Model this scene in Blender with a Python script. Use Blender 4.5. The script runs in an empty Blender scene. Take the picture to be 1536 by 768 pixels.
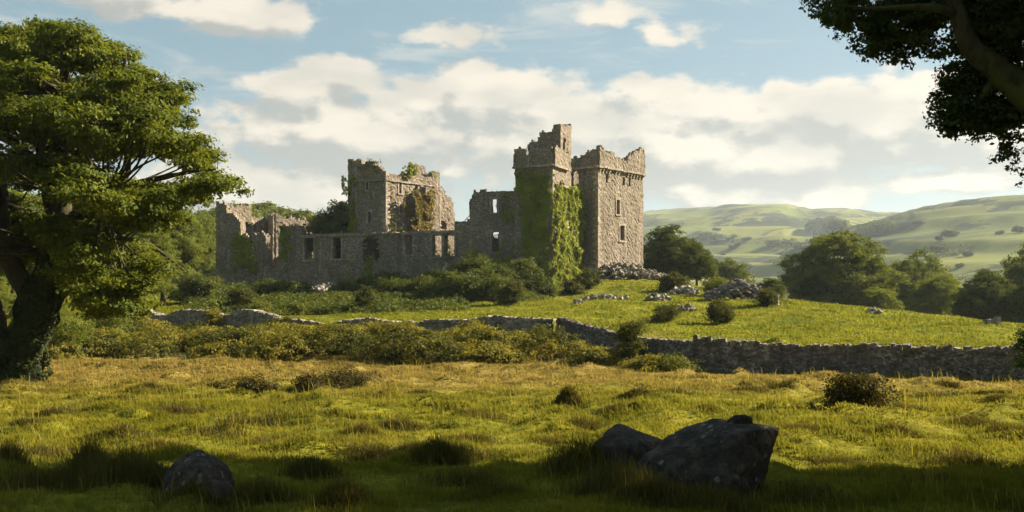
import bpy, bmesh, math, random
import numpy as np
from mathutils import Vector
R = math.radians
C = bpy.data.collections.new('place'); bpy.context.scene.collection.children.link(C)
sc = bpy.context.scene
F = 1493.0; HC = 3.2; YH = 455.0

# ------------------------------------------------------------------ camera
cam = bpy.data.cameras.new('camera'); camo = bpy.data.objects.new('camera', cam)
C.objects.link(camo); sc.camera = camo
cam.sensor_width = 36; cam.lens = F / 1536 * 36
camo.location = (0, 0, HC); camo.rotation_euler = (R(90), 0, 0)
cam.shift_y = (YH - 384) / 1536
cam.clip_start = 0.1; cam.clip_end = 20000

# ------------------------------------------------------------------ view / exposure
sc.view_settings.view_transform = 'Standard'; sc.view_settings.look = 'None'
sc.view_settings.gamma = 1; sc.view_settings.exposure = 1.88
sc.render.engine = 'CYCLES'
sc.cycles.use_denoising = True
sc.cycles.max_bounces = 5; sc.cycles.diffuse_bounces = 3; sc.cycles.glossy_bounces = 2
sc.cycles.transmission_bounces = 4; sc.cycles.volume_bounces = 0; sc.cycles.transparent_max_bounces = 4
sc.cycles.use_adaptive_sampling = True; sc.cycles.adaptive_threshold = 0.015
sc.cycles.sample_clamp_indirect = 6

# ------------------------------------------------------------------ sun
SUN_EL = 30.0; SUN_BACK = 19.0            # elevation; degrees behind the +x axis
sv = Vector((math.cos(R(SUN_EL)) * math.cos(R(SUN_BACK)), math.cos(R(SUN_EL)) * math.sin(R(SUN_BACK)), math.sin(R(SUN_EL))))
sl = bpy.data.lights.new('sun', 'SUN'); sl.energy = 5.0; sl.angle = R(0.6); sl.color = (1, 0.86, 0.64)
so = bpy.data.objects.new('sun', sl); C.objects.link(so)
so.rotation_euler = sv.to_track_quat('Z', 'Y').to_euler(); so.location = (60, 20, 60)

# ------------------------------------------------------------------ sky with clouds (world)
def px_dir(px, py):                       # photo direction as (azimuth tangent, elevation tangent)
    return (px - 768) / F, (YH - py) / F
world = bpy.data.worlds.new('World'); sc.world = world; world.use_nodes = True
wt = world.node_tree; wt.nodes.clear()

class NT:
    def __init__(s, t): s.t = t
    def n(s, typ, **kw):
        nd = s.t.nodes.new(typ)
        for k, v in kw.items(): setattr(nd, k, v)
        return nd
    def link(s, a, b): s.t.links.new(a, b)
    def setin(s, sock, v):
        if hasattr(v, 'links') or isinstance(v, bpy.types.NodeSocket): s.link(v, sock)
        else: sock.default_value = v
    def math(s, op, a, b=0.0, clamp=False, c=None):
        nd = s.n('ShaderNodeMath', operation=op, use_clamp=clamp)
        s.setin(nd.inputs[0], a); s.setin(nd.inputs[1], b)
        if c is not None: s.setin(nd.inputs[2], c)
        return nd.outputs[0]
    def vmath(s, op, a, b=(0, 0, 0)):
        nd = s.n('ShaderNodeVectorMath', operation=op)
        s.setin(nd.inputs[0], a); s.setin(nd.inputs[1], b)
        return nd.outputs['Value'] if op == 'LENGTH' else nd.outputs[0]
    def noise(s, vec, scale, detail=4, rough=0.55, dist=0.0):
        nd = s.n('ShaderNodeTexNoise'); nd.inputs['Scale'].default_value = scale
        nd.inputs['Detail'].default_value = detail; nd.inputs['Roughness'].default_value = rough
        nd.inputs['Distortion'].default_value = dist
        if vec is not None: s.link(vec, nd.inputs['Vector'])
        return nd.outputs[0]
    def smooth(s, v, a, b, lo=0.0, hi=1.0):
        nd = s.n('ShaderNodeMapRange', interpolation_type='SMOOTHSTEP')
        s.setin(nd.inputs[0], v)
        for i, q in zip((1, 2, 3, 4), (a, b, lo, hi)): nd.inputs[i].default_value = q
        return nd.outputs[0]
    def mix(s, f, a, b):
        nd = s.n('ShaderNodeMix', data_type='RGBA')
        s.setin(nd.inputs[0], f)
        s.setin(nd.inputs[6], a if not isinstance(a, tuple) else (*a[:3], 1)); s.setin(nd.inputs[7], b if not isinstance(b, tuple) else (*b[:3], 1))
        return nd.outputs[2]

W = NT(wt)
tc = W.n('ShaderNodeTexCoord'); sep = W.n('ShaderNodeSeparateXYZ'); W.link(tc.outputs['Generated'], sep.inputs[0])
hl = W.math('MAXIMUM', W.math('SQRT', W.math('ADD', W.math('MULTIPLY', sep.outputs[0], sep.outputs[0]), W.math('MULTIPLY', sep.outputs[1], sep.outputs[1]))), 0.001)
az = W.math('ARCTAN2', sep.outputs[0], sep.outputs[1]); el = W.math('DIVIDE', sep.outputs[2], hl)
comb = W.n('ShaderNodeCombineXYZ'); W.link(az, comb.inputs[0]); W.link(el, comb.inputs[1])
# density group:  (az, el, 0) -> density
g = bpy.data.node_groups.new('cloud_density', 'ShaderNodeTree')
g.interface.new_socket('v', in_out='INPUT', socket_type='NodeSocketVector'); g.interface.new_socket('d', in_out='OUTPUT', socket_type='NodeSocketFloat')
G = NT(g); gi = G.n('NodeGroupInput'); go = G.n('NodeGroupOutput')
v0 = gi.outputs[0]
wz = G.n('ShaderNodeTexNoise'); wz.inputs['Scale'].default_value = 9; wz.inputs['Detail'].default_value = 3
G.link(v0, wz.inputs['Vector'])
warp = G.vmath('MULTIPLY', G.vmath('SUBTRACT', wz.outputs['Color'], (0.5, 0.5, 0.5)), (0.07, 0.035, 0))
v1 = G.vmath('ADD', v0, warp)
# (px, py, rx, ry, weight) : the banks of cloud seen low over the hills, and a few more round the compass
CL = [(560, 215, 250, 62, 1), (470, 140, 80, 34, .9), (520, 115, 60, 26, .9), (700, 150, 190, 44, 1), (860, 200, 300, 70, 1), (1010, 165, 170, 30, .8), (1240, 180, 120, 56, 1), (1330, 205, 190, 72, 1.05), (1160, 245, 230, 58, 1),
      (1420, 165, 120, 44, .95), (1480, 210, 200, 60, 1), (1020, 290, 200, 30, .85), (1240, 305, 110, 26, .9), (1440, 290, 200, 22, .8),
      (350, 30, 130, 36, 1.15), (100, 15, 150, 40, 1.3), (680, 60, 90, 26, .62), (900, 22, 70, 24, .66), (1010, 55, 70, 24, .6), (390, 290, 190, 60, .8),
      (430, 300, 280, 60, .9), (1000, 235, 330, 60, .95), (-500, 180, 500, 90, 1), (2200, 200, 450, 110, 1)]
acc = None
for (px, py, rx, ry, w) in CL:
    a, e = px_dir(px, py); a = math.atan(a)
    q = G.vmath('MULTIPLY', G.vmath('SUBTRACT', v1, (a, e, 0)), (F / rx, F / ry, 0))
    q = G.math('SUBTRACT', w + (.28 if 100 < py < 330 else 0), G.vmath('LENGTH', q)) if w >= .79 else G.math('MULTIPLY', G.math('SUBTRACT', 1.0, G.vmath('LENGTH', q)), w)
    if acc is None: acc = q
    else:
        nd = G.n('ShaderNodeMath', operation='SMOOTH_MAX'); G.link(acc, nd.inputs[0]); G.link(q, nd.inputs[1]); nd.inputs[2].default_value = 0.35; acc = nd.outputs[0]
stretch = G.vmath('MULTIPLY', v0, (1.0, 1.9, 1.0))
n1 = G.noise(stretch, 8.0, 6, 0.60, 0.15); n2 = G.noise(stretch, 30.0, 5, 0.66, 0.1)
d = G.math('ADD', G.math('MAXIMUM', acc, -1.2), G.math('MULTIPLY', G.math('SUBTRACT', n1, 0.5), 2.6))
d = G.math('ADD', d, G.math('MULTIPLY', G.math('SUBTRACT', n2, 0.5), 0.9))
for sc_v, am_v in ((17.0, 0.60), (42.0, 0.34)):       # cauliflower billows
    vb = G.n('ShaderNodeTexVoronoi', feature='F1'); vb.inputs['Scale'].default_value = sc_v
    G.link(G.vmath('ADD', G.vmath('MULTIPLY', v0, (1.0, 1.5, 1.0)), G.vmath('MULTIPLY', wz.outputs['Color'], (0.05, 0.05, 0))), vb.inputs['Vector'])
    d = G.math('ADD', d, G.math('MULTIPLY', G.math('SUBTRACT', 0.45, vb.outputs['Distance']), am_v))
G.link(d, go.inputs[0])
def dens(v):
    nd = W.n('ShaderNodeGroup'); nd.node_tree = g; W.link(v, nd.inputs[0]); return nd.outputs[0]
cd = comb.outputs[0]
d0 = dens(cd); d1 = dens(W.vmath('ADD', cd, (0.012, 0.022, 0)))
mask = W.smooth(d0, -0.10, 0.40)
wisp = W.smooth(W.noise(W.vmath('MULTIPLY', cd, (1.0, 5.5, 1)), 5.0, 9, 0.62, 0.6), 0.50, 0.70, 0.0, 0.55)
shade = W.smooth(W.math('SUBTRACT', d0, d1), -0.42, 0.40)
body = W.noise(W.vmath('MULTIPLY', cd, (1, 2.6, 1)), 8.0, 5, 0.5)
shade = W.math('MULTIPLY', shade, W.smooth(body, 0.34, 0.60, 0.50, 1.0))
sky = W.n('ShaderNodeTexSky', sky_type='NISHITA', sun_disc=False)
sky.sun_elevation = R(SUN_EL); sky.sun_rotation = R(90 - SUN_BACK); sky.air_density = 1.0; sky.dust_density = 1.2; sky.ozone_density = 1.2; sky.altitude = 100
skyc = W.mix(0.72, sky.outputs[0], (1.22, 1.98, 2.14))          # thin high veil of cloud
skyc = W.mix(W.smooth(el, 0.0, 0.24, 0.65, 0.0), skyc, (3.3, 3.6, 3.4))
ccol = W.mix(shade, (2.45, 2.5, 2.35), (5.2, 4.65, 3.85))
skyc = W.mix(W.math('MULTIPLY', wisp, W.smooth(el, 0.1, 0.3, 0.4, 1.0)), skyc, (4.2, 4.1, 3.7))
out = W.mix(W.math('MULTIPLY', mask, 0.95), skyc, ccol)
bg = W.n('ShaderNodeBackground'); bg.inputs[1].default_value = 0.05; W.link(out, bg.inputs[0])
wo = W.n('ShaderNodeOutputWorld'); W.link(bg.outputs[0], wo.inputs[0])
# ------------------------------------------------------------------ materials
def new_mat(name):
    m = bpy.data.materials.new(name); m.use_nodes = True; m.node_tree.nodes.clear(); return m, NT(m.node_tree)
def out_mat(N, sh): o = N.n('ShaderNodeOutputMaterial'); N.link(sh, o.inputs[0])
def principled(N, col, rough=0.9, bump=None, bs=0.3, bd=0.05, spec=0.2):
    b = N.n('ShaderNodeBsdfPrincipled'); N.setin(b.inputs['Base Color'], col if not isinstance(col, tuple) else (*col, 1)); N.setin(b.inputs['Roughness'], rough)
    b.inputs['Specular IOR Level'].default_value = spec
    if bump is not None:
        bp = N.n('ShaderNodeBump'); bp.inputs['Strength'].default_value = bs; bp.inputs['Distance'].default_value = bd
        N.link(bump, bp.inputs['Height']); N.link(bp.outputs[0], b.inputs['Normal'])
    return b.outputs[0]
def ramp(N, f, stops):
    r = N.n('ShaderNodeValToRGB'); N.link(f, r.inputs[0]); e = r.color_ramp.elements
    while len(e) < len(stops): e.new(0.5)
    for x, (p, c) in zip(e, stops): x.position = p; x.color = (*c, 1)
    return r.outputs[0]

def leaf_mat(name, dark, mid, light, trans=0.35, nscale=0.35):
    m, N = new_mat(name)
    at = N.n('ShaderNodeAttribute', attribute_name='rnd'); geo = N.n('ShaderNodeNewGeometry')
    f = N.math('ADD', N.math('MULTIPLY', at.outputs['Fac'], 0.55), N.math('MULTIPLY', N.noise(geo.outputs['Position'], nscale, 3), 0.55))
    col = ramp(N, f, [(0.18, dark), (0.5, mid), (0.85, light)])
    d = N.n('ShaderNodeBsdfDiffuse'); N.link(col, d.inputs[0])
    t = N.n('ShaderNodeBsdfTranslucent'); N.link(N.mix(0.5, col, (light[0] * 1.3, light[1] * 1.25, light[2] * .6)), t.inputs[0])
    mx = N.n('ShaderNodeMixShader'); mx.inputs[0].default_value = trans; N.link(d.outputs[0], mx.inputs[1]); N.link(t.outputs[0], mx.inputs[2])
    gl = N.n('ShaderNodeBsdfGlossy'); gl.inputs['Roughness'].default_value = 0.5; gl.inputs[0].default_value = (1, 1, 1, 1)
    m2 = N.n('ShaderNodeMixShader'); m2.inputs[0].default_value = 0.006; N.link(mx.outputs[0], m2.inputs[1]); N.link(gl.outputs[0], m2.inputs[2])
    out_mat(N, m2.outputs[0]); return m
M = {}
M['oak'] = leaf_mat('oak_leaves', (.034, .052, .008), (.078, .104, .013), (.15, .165, .020), .42)
M['wood'] = leaf_mat('woodland_leaves', (.05, .078, .012), (.10, .130, .020), (.17, .185, .028), .5)
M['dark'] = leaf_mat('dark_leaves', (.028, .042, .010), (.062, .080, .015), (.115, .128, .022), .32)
M['black'] = leaf_mat('evergreen_leaves', (.016, .028, .008), (.034, .054, .014), (.06, .085, .020), .35, 1.0)
M['mid'] = leaf_mat('tree_leaves', (.040, .058, .011), (.088, .112, .018), (.155, .170, .026), .38)
M['bank'] = leaf_mat('bank_leaves', (.060, .068, .012), (.15, .145, .022), (.26, .215, .036), .40, .5)
M['shrub'] = leaf_mat('shrub_leaves', (.025, .038, .008), (.055, .066, .014), (.11, .105, .02), .32, .5)
M['bright'] = leaf_mat('bright_shrub_leaves', (.06, .08, .014), (.11, .125, .02), (.16, .165, .026), .38, .5)
M['ivy'] = leaf_mat('ivy_leaves', (.09, .12, .014), (.17, .20, .022), (.25, .26, .03), .25, .5)
M['dryivy'] = leaf_mat('dry_ivy_leaves', (.08, .075, .02), (.15, .12, .03), (.22, .17, .04), .25, .5)
M['rush'] = leaf_mat('rush_blades', (.035, .040, .010), (.07, .066, .014), (.13, .10, .022), .3, .8)
M['bramble'] = leaf_mat('bramble_leaves', (.022, .024, .007), (.050, .045, .012), (.10, .075, .018), .25, .8)

def bark_mat(name, a, b, moss=0.4):
    m, N = new_mat(name); geo = N.n('ShaderNodeNewGeometry')
    p = N.vmath('MULTIPLY', geo.outputs['Position'], (1, 1, .25)); n = N.noise(p, 9, 6, .65)
    col = ramp(N, n, [(.3, a), (.7, b)])
    ms = N.smooth(N.noise(geo.outputs['Position'], 1.3, 4), .48, .62, 0, moss)
    col = N.mix(ms, col, (.07, .075, .02))
    out_mat(N, principled(N, col, .95, n, .9, .06)); return m
M['trunkivy'] = leaf_mat('trunk_ivy_leaves', (.014, .022, .008), (.028, .038, .011), (.055, .066, .016), .2, 1.0)
M['bark'] = bark_mat('bark', (.018, .015, .011), (.062, .050, .036), .6)
M['mossbark'] = bark_mat('mossy_bark', (.018, .016, .010), (.06, .052, .028), .8)

def stone_mat(name, a, b, c, scale=6.0, moss=(.10, .095, .03), mossamt=.5, zs=1.8, bs=.3):
    m, N = new_mat(name); geo = N.n('ShaderNodeNewGeometry')
    wn = N.n('ShaderNodeTexNoise'); wn.inputs['Scale'].default_value = 2; N.link(geo.outputs['Position'], wn.inputs['Vector'])
    p = N.vmath('ADD', geo.outputs['Position'], N.vmath('MULTIPLY', wn.outputs['Color'], (.10, .10, .05)))
    p = N.vmath('MULTIPLY', p, (1, 1, zs))
    vo = N.n('ShaderNodeTexVoronoi'); vo.inputs['Scale'].default_value = scale; N.link(p, vo.inputs['Vector'])
    ve = N.n('ShaderNodeTexVoronoi', feature='DISTANCE_TO_EDGE'); ve.inputs['Scale'].default_value = scale; N.link(p, ve.inputs['Vector'])
    cell = N.n('ShaderNodeSeparateColor'); N.link(vo.outputs['Color'], cell.inputs[0])
    col = ramp(N, cell.outputs[0], [(0.1, a), (.55, b), (.95, c)])
    big = N.noise(geo.outputs['Position'], .35, 5, .6); fine = N.noise(geo.outputs['Position'], 14, 4, .7)
    col = N.mix(N.smooth(big, .42, .62, 0, .5), col, tuple(x * .55 for x in b))
    col = N.mix(N.smooth(fine, .35, .7, 0, .45), col, tuple(x * .6 for x in a))
    col = N.mix(N.smooth(ve.outputs[0], .0, .09, .75, 0), col, tuple(x * .35 for x in a))
    streak = N.noise(N.vmath('MULTIPLY', geo.outputs['Position'], (1.1, 1.1, .12)), 1.4, 6, .65)
    col = N.mix(N.smooth(streak, .52, .66, 0, .5), col, tuple(x * .4 for x in a)); col = N.mix(N.smooth(streak, .32, .42, .35, 0), col, tuple(min(.6, x * 1.15) for x in c))
    ms = N.smooth(N.noise(geo.outputs['Position'], .8, 6, .65), .50, .66, 0, mossamt)
    col = N.mix(ms, col, moss)
    h = N.math('ADD', N.smooth(ve.outputs[0], 0, .16), N.math('MULTIPLY', fine, .7))
    h = N.math('ADD', h, N.math('MULTIPLY', cell.outputs[1], .6))
    out_mat(N, principled(N, col, .95, h, bs, .07)); return m
M['stone'] = stone_mat('castle_stone', (.15, .122, .098), (.255, .208, .162), (.38, .32, .255))
M['trim'] = stone_mat('dressed_stone', (.26, .22, .18), (.34, .29, .235), (.42, .36, .30), 1.6, mossamt=.3)
M['rubble'] = stone_mat('rubble_stone', (.20, .17, .145), (.33, .285, .235), (.48, .43, .36), 2.2, mossamt=.35)
M['drystone'] = stone_mat('field_wall_stone', (.13, .11, .10), (.23, .20, .175), (.40, .355, .31), 5, moss=(.05, .05, .02), mossamt=.5)
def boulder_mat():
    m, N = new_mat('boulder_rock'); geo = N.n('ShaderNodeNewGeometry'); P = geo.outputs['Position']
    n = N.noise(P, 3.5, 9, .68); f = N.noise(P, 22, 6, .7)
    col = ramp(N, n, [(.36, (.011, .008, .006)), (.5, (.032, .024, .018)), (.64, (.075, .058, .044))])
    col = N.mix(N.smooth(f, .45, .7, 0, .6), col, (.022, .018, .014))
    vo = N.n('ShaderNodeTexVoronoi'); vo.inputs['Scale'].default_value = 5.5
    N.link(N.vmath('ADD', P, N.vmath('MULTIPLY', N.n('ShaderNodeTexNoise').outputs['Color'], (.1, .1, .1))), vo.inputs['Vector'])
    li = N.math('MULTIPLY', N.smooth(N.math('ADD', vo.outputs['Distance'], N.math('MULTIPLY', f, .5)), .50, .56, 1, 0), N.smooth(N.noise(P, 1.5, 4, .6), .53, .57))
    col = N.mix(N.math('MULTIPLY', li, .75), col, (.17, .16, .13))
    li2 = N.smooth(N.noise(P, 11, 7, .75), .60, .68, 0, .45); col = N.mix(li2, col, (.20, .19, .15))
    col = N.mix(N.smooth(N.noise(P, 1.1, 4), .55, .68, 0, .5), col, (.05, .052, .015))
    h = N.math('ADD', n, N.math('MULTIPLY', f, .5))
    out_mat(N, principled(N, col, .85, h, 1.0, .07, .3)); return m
M['boulder'] = boulder_mat()
def simple_mat(name, a, b, scale=6, rough=.9):
    m, N = new_mat(name); geo = N.n('ShaderNodeNewGeometry'); n = N.noise(geo.outputs['Position'], scale, 6, .65)
    out_mat(N, principled(N, ramp(N, n, [(.3, a), (.7, b)]), rough, n, .6, .03)); return m
M['timber'] = simple_mat('weathered_timber', (.12, .10, .08), (.33, .29, .23), 10)
M['core'] = simple_mat('wall_core', (.035, .03, .026), (.07, .06, .05))

def zone_color(N, P):
    """grass colour of the place: yellow-green sward, a belt of dry straw grass before the bank, fresh pasture round the castle, pale hill grazing."""
    s = N.n('ShaderNodeSeparateXYZ'); N.link(P, s.inputs[0])
    wob = N.math('MULTIPLY', N.math('SUBTRACT', N.noise(P, .12, 5, .6), .5), 22)
    y = N.math('ADD', s.outputs[1], wob)
    n1 = N.noise(P, .55, 6, .65); n2 = N.noise(P, .07, 3)
    sward = ramp(N, n1, [(.30, (.085, .095, .010)), (.5, (.19, .185, .016)), (.72, (.31, .275, .032))])
    straw = ramp(N, n1, [(.30, (.17, .13, .032)), (.5, (.29, .21, .060)), (.72, (.40, .29, .10))])
    past = ramp(N, N.noise(P, .35, 6, .7), [(.30, (.095, .125, .014)), (.5, (.19, .20, .018)), (.75, (.27, .26, .028))])
    st = N.math('MULTIPLY', N.smooth(y, 31, 43), .85)
    col = N.mix(st, sward, straw)
    obl = N.math('ADD', s.outputs[1], N.math('MULTIPLY', s.outputs[0], .40))
    col = N.mix(N.math('MAXIMUM', N.smooth(s.outputs[1], 56, 62), N.math('MULTIPLY', N.smooth(s.outputs[0], 6, 11), N.smooth(obl, 50, 54))), col, past)     # beyond the field: bank and pasture
    return col, s, n1, n2
def ground_mat():
    m, N = new_mat('ground_turf'); geo = N.n('ShaderNodeNewGeometry'); P = geo.outputs['Position']
    col, s, n1, n2 = zone_color(N, P)
    ax = N.math('ADD', s.outputs[1], N.math('MULTIPLY', s.outputs[0], .40))      # wall runs obliquely on the right
    past = ramp(N, N.noise(P, .35, 6, .7), [(.30, (.095, .125, .014)), (.5, (.19, .20, .018)), (.75, (.27, .26, .028))])
    r = N.math('MULTIPLY', N.smooth(s.outputs[0], 6, 11), N.smooth(ax, 50, 54))
    col = N.mix(r, col, past)
    far = ramp(N, N.noise(N.vmath('MULTIPLY', P, (.6, 1, 1)), .007, 10, .66), [(.38, (.045, .065, .018)), (.46, (.11, .135, .028)), (.56, (.19, .20, .042))])
    scrub = N.smooth(N.noise(N.vmath('MULTIPLY', P, (.5, 1, 1.0)), .012, 10, .72), .515, .55, 0, 1)
    far = N.mix(scrub, far, (.018, .030, .016))
    hw = N.n('ShaderNodeTexVoronoi', feature='DISTANCE_TO_EDGE'); hw.inputs['Scale'].default_value = .0045; N.link(N.vmath('ADD', P, N.vmath('MULTIPLY', N.n('ShaderNodeTexNoise').outputs['Color'], (90, 90, 90))), hw.inputs['Vector'])
    far = N.mix(N.smooth(hw.outputs[0], .006, .014, .7, 0), far, (.02, .032, .018))
    col = N.mix(N.smooth(s.outputs[1], 150, 230), col, far)
    fine = N.noise(P, 5, 8, .75)
    col = N.mix(N.smooth(fine, .35, .65, .55, 0), col, (.035, .035, .008))
    h = N.math('ADD', fine, N.math('MULTIPLY', n1, 1.6))
    out_mat(N, principled(N, col, 1.0, h, .8, .12, .05)); return m
M['ground'] = ground_mat()
def grass_mat():
    m, N = new_mat('grass_blades'); geo = N.n('ShaderNodeNewGeometry'); P = geo.outputs['Position']
    col, s, n1, n2 = zone_color(N, P)
    at = N.n('ShaderNodeAttribute', attribute_name='rnd')
    col = N.mix(N.math('MULTIPLY', at.outputs['Fac'], .40), col, (.080, .070, .012))
    col = N.mix(N.smooth(at.outputs['Fac'], .8, 1, 0, .5), col, (.26, .19, .055))
    d = N.n('ShaderNodeBsdfDiffuse'); N.link(col, d.inputs[0]); t = N.n('ShaderNodeBsdfTranslucent'); N.link(col, t.inputs[0])
    mx = N.n('ShaderNodeMixShader'); mx.inputs[0].default_value = .5; N.link(d.outputs[0], mx.inputs[1]); N.link(t.outputs[0], mx.inputs[2])
    out_mat(N, mx.outputs[0]); return m
M['grass'] = grass_mat()

# ------------------------------------------------------------------ numpy helpers
def hash2(i, j, seed):
    h = (i.astype(np.int64) * 374761393 + j.astype(np.int64) * 668265263 + seed * 1442695041) & 0xffffffff
    h = ((h ^ (h >> 13)) * 1274126177) & 0xffffffff
    return ((h ^ (h >> 16)) & 0xffff) / 65535.0
def vnoise(x, y, seed=0):
    x = np.asarray(x, float); y = np.asarray(y, float)
    i = np.floor(x); j = np.floor(y); u = x - i; v = y - j; u = u * u * (3 - 2 * u); v = v * v * (3 - 2 * v)
    a = hash2(i, j, seed); b = hash2(i + 1, j, seed); c = hash2(i, j + 1, seed); d = hash2(i + 1, j + 1, seed)
    return (a * (1 - u) + b * u) * (1 - v) + (c * (1 - u) + d * u) * v
def fbm(x, y, seed=0, o=4):
    s = 0; a = 1; t = 0
    for k in range(o): s = s + a * vnoise(x * 2 ** k + 17.3 * k, y * 2 ** k + 9.1 * k, seed + k); t += a; a *= .5
    return s / t - .5
def sst(a, b, x): t = np.clip((x - a) / (b - a), 0, 1); return t * t * (3 - 2 * t)
def pt(px, py, D): return ((px - 768) / F * D, D, HC + (YH - py) / F * D)

# ------------------------------------------------------------------ terrain
cp = []
for x in (-60, -35, -15, 0, 15, 35, 60):
    for y in (-30, 0, 20, 35, 43): cp.append((x, y, 0.0))
for x in (-60, -45, -30, -18, -8, 0): cp += [(x, 51, .05), (x, 48, 0)]
for px, py, D in [(430, 502, 64.5), (330, 495, 68), (240, 485, 72), (600, 504, 61.5), (760, 507, 59.5), (860, 517, 57), (950, 538, 52.5), (1040, 557, 47.2), (500, 503, 63), (680, 505, 60.5),
                  (600, 470, 76), (450, 470, 78), (330, 462, 82), (760, 462, 82), (820, 452, 92), (829, 444, 101), (900, 462, 80), (900, 485, 66), (1000, 500, 60),
                  (930, 424, 105), (985, 425, 105), (1020, 437, 99), (1100, 447, 92), (1170, 455, 84), (1250, 461.5, 79), (1300, 468, 76), (1400, 478, 71), (1500, 491, 65), (1650, 515, 58),
                  (1100, 500, 62), (1100, 475, 74), (1200, 478, 68), (1300, 500, 61), (1400, 502, 58), (1200, 519, 52), (1300, 522, 51), (1450, 521, 50), (1600, 545, 49),
                  (330, 428, 112), (450, 438, 108), (560, 438, 106), (680, 438, 103), (780, 440, 101), (250, 450, 100), (100, 470, 80), (0, 490, 68), (-200, 500, 64)]:
    cp.append(pt(px, py, D))
for x, y in [(14, 47.8), (20, 45.5), (26, 43.5), (34, 42)]: cp.append((x, y, 0.0))
cp += [(-35, 118, 5.3), (-20, 118, 5.0), (0, 112, 5.2), (10, 112, 6.0), (17, 116, 5.6), (12, 128, 5.0), (-10, 130, 5.0), (-32, 135, 5), (22, 125, 3.2), (35, 110, 1.5), (45, 100, 0), (55, 90, -1.5),
       (30, 140, 0), (60, 130, -5), (80, 110, -5), (100, 80, -3), (70, 60, -1), (0, 160, 0), (-40, 165, 4), (-60, 100, 4.5), (-90, 120, 6), (-120, 80, 5), (-100, 55, 2), (-120, 20, 1), (120, 20, 0),
       (60, 170, -7), (110, 140, -7), (-90, 180, 7), (0, 200, -4), (100, 200, -8), (-120, -60, 0), (120, -60, 0), (0, -100, 0)]
cp = np.array(cp); S_ = 50.0
def tps(r2): return np.where(r2 > 1e-12, .5 * r2 * np.log(np.maximum(r2, 1e-12)), 0)
_n = len(cp); _X = cp[:, :2] / S_
_K = tps(((_X[:, None] - _X[None]) ** 2).sum(-1)) + np.eye(_n) * 2e-4
_P = np.c_[np.ones(_n), _X]; _A = np.block([[_K, _P], [_P.T, np.zeros((3, 3))]])
_w = np.linalg.solve(_A, np.r_[cp[:, 2], 0, 0, 0])
SKA = np.array([(-1500, 330), (-300, 345), (300, 352), (500, 372), (700, 372), (880, 338), (965, 330), (1050, 322.5), (1110, 318.5), (1160, 317), (1180, 318), (1215, 326), (1260, 326.5), (1330, 331), (1400, 338), (1700, 345), (3500, 330)], float)
SKB = np.array([(-3000, 470), (900, 460), (1050, 432), (1150, 396), (1250, 362), (1320, 345), (1370, 333), (1400, 326), (1450, 318), (1490, 312), (1536, 308), (1700, 301), (3500, 290)], float)
def far_z(x, y, r):
    a = np.clip(np.where(y > 1, x / np.maximum(y, 1) * F + 768, np.where(x > 0, 3400, -2900)), -2900, 3400)
    a = a + fbm(x / 300, y / 300, 71, 3) * 60 * sst(300, 700, r)
    base = -7 + fbm(x / 160, y / 160, 41, 4) * 8 * sst(200, 500, r)
    nc_ = 1 / np.sqrt(1 + ((a - 768) / F) ** 2); hA = HC + (YH - np.interp(a, SKA[:, 0], SKA[:, 1])) / F * 2500 * nc_
    hB = HC + (YH - np.interp(a, SKB[:, 0], SKB[:, 1])) / F * 1350 * nc_
    tA = sst(350, 2500, r) * (1 + .0 * r); tB = sst(300, 1350, r)
    und = fbm(x / 260, y / 260, 31, 5)
    zA = -7 + (hA + 7) * (tA * .8 + .2 * np.clip((r - 500) / 2000, 0, 1)) + und * 34 * sst(500, 1200, r) * (1 - sst(1900, 2450, r))
    zB = -7 + (hB + 7) * (tB * .75 + .25 * np.clip((r - 350) / 1000, 0, 1)) + und * 22 * sst(400, 800, r) * (1 - sst(1050, 1330, r))
    zA = np.where(r > 2500, zA - (r - 2500) * .03, zA); zB = np.where(r > 1350, zB - (r - 1350) * .05, zB)
    def terr(z, k, amp): q = z / k + fbm(x / 420, y / 420, 55, 4) * 3; fr = q - np.floor(q); return z + amp * (sst(0, .35, fr) - fr)
    zA = np.where(r < 2450, terr(zA, 26, 15 * sst(600, 1300, r) * (1 - sst(2250, 2450, r))), zA); zB = np.where(r < 1330, terr(zB, 20, 11 * sst(450, 900, r) * (1 - sst(1270, 1340, r)*.6)), zB)
    woodhill = 22 * np.exp(-(((x + 72) / 60) ** 2 + ((y - 280) / 60) ** 2))
    return np.maximum(np.maximum(zA, zB), base) + woodhill
def zg(x, y, fine=True):
    x = np.atleast_1d(np.asarray(x, float)); y = np.atleast_1d(np.asarray(y, float)); r = np.hypot(x, y)
    z = np.zeros_like(x); near = r < 235
    xn, yn = x[near] / S_, y[near] / S_
    zz = _w[_n] + _w[_n + 1] * xn + _w[_n + 2] * yn
    for k in range(_n): zz = zz + _w[k] * tps((xn - _X[k, 0]) ** 2 + (yn - _X[k, 1]) ** 2)
    z[near] = zz
    w = sst(150, 230, r)
    z = z * (1 - w) + far_z(x, y, r) * w
    if fine:
        am = 1 - sst(150, 300, r)
        z = z + am * (fbm(x / 2.3, y / 1.5, 5, 4) * .42 + fbm(x / 7, y / 6, 8, 3) * .30 * (y > 5))
        z = z + am * np.maximum(fbm(x / 1.3, y / .9, 77, 2) - .08, 0) * .85 * (r < 55)
    return z
def z1(x, y): return float(zg(x, y)[0])

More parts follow.
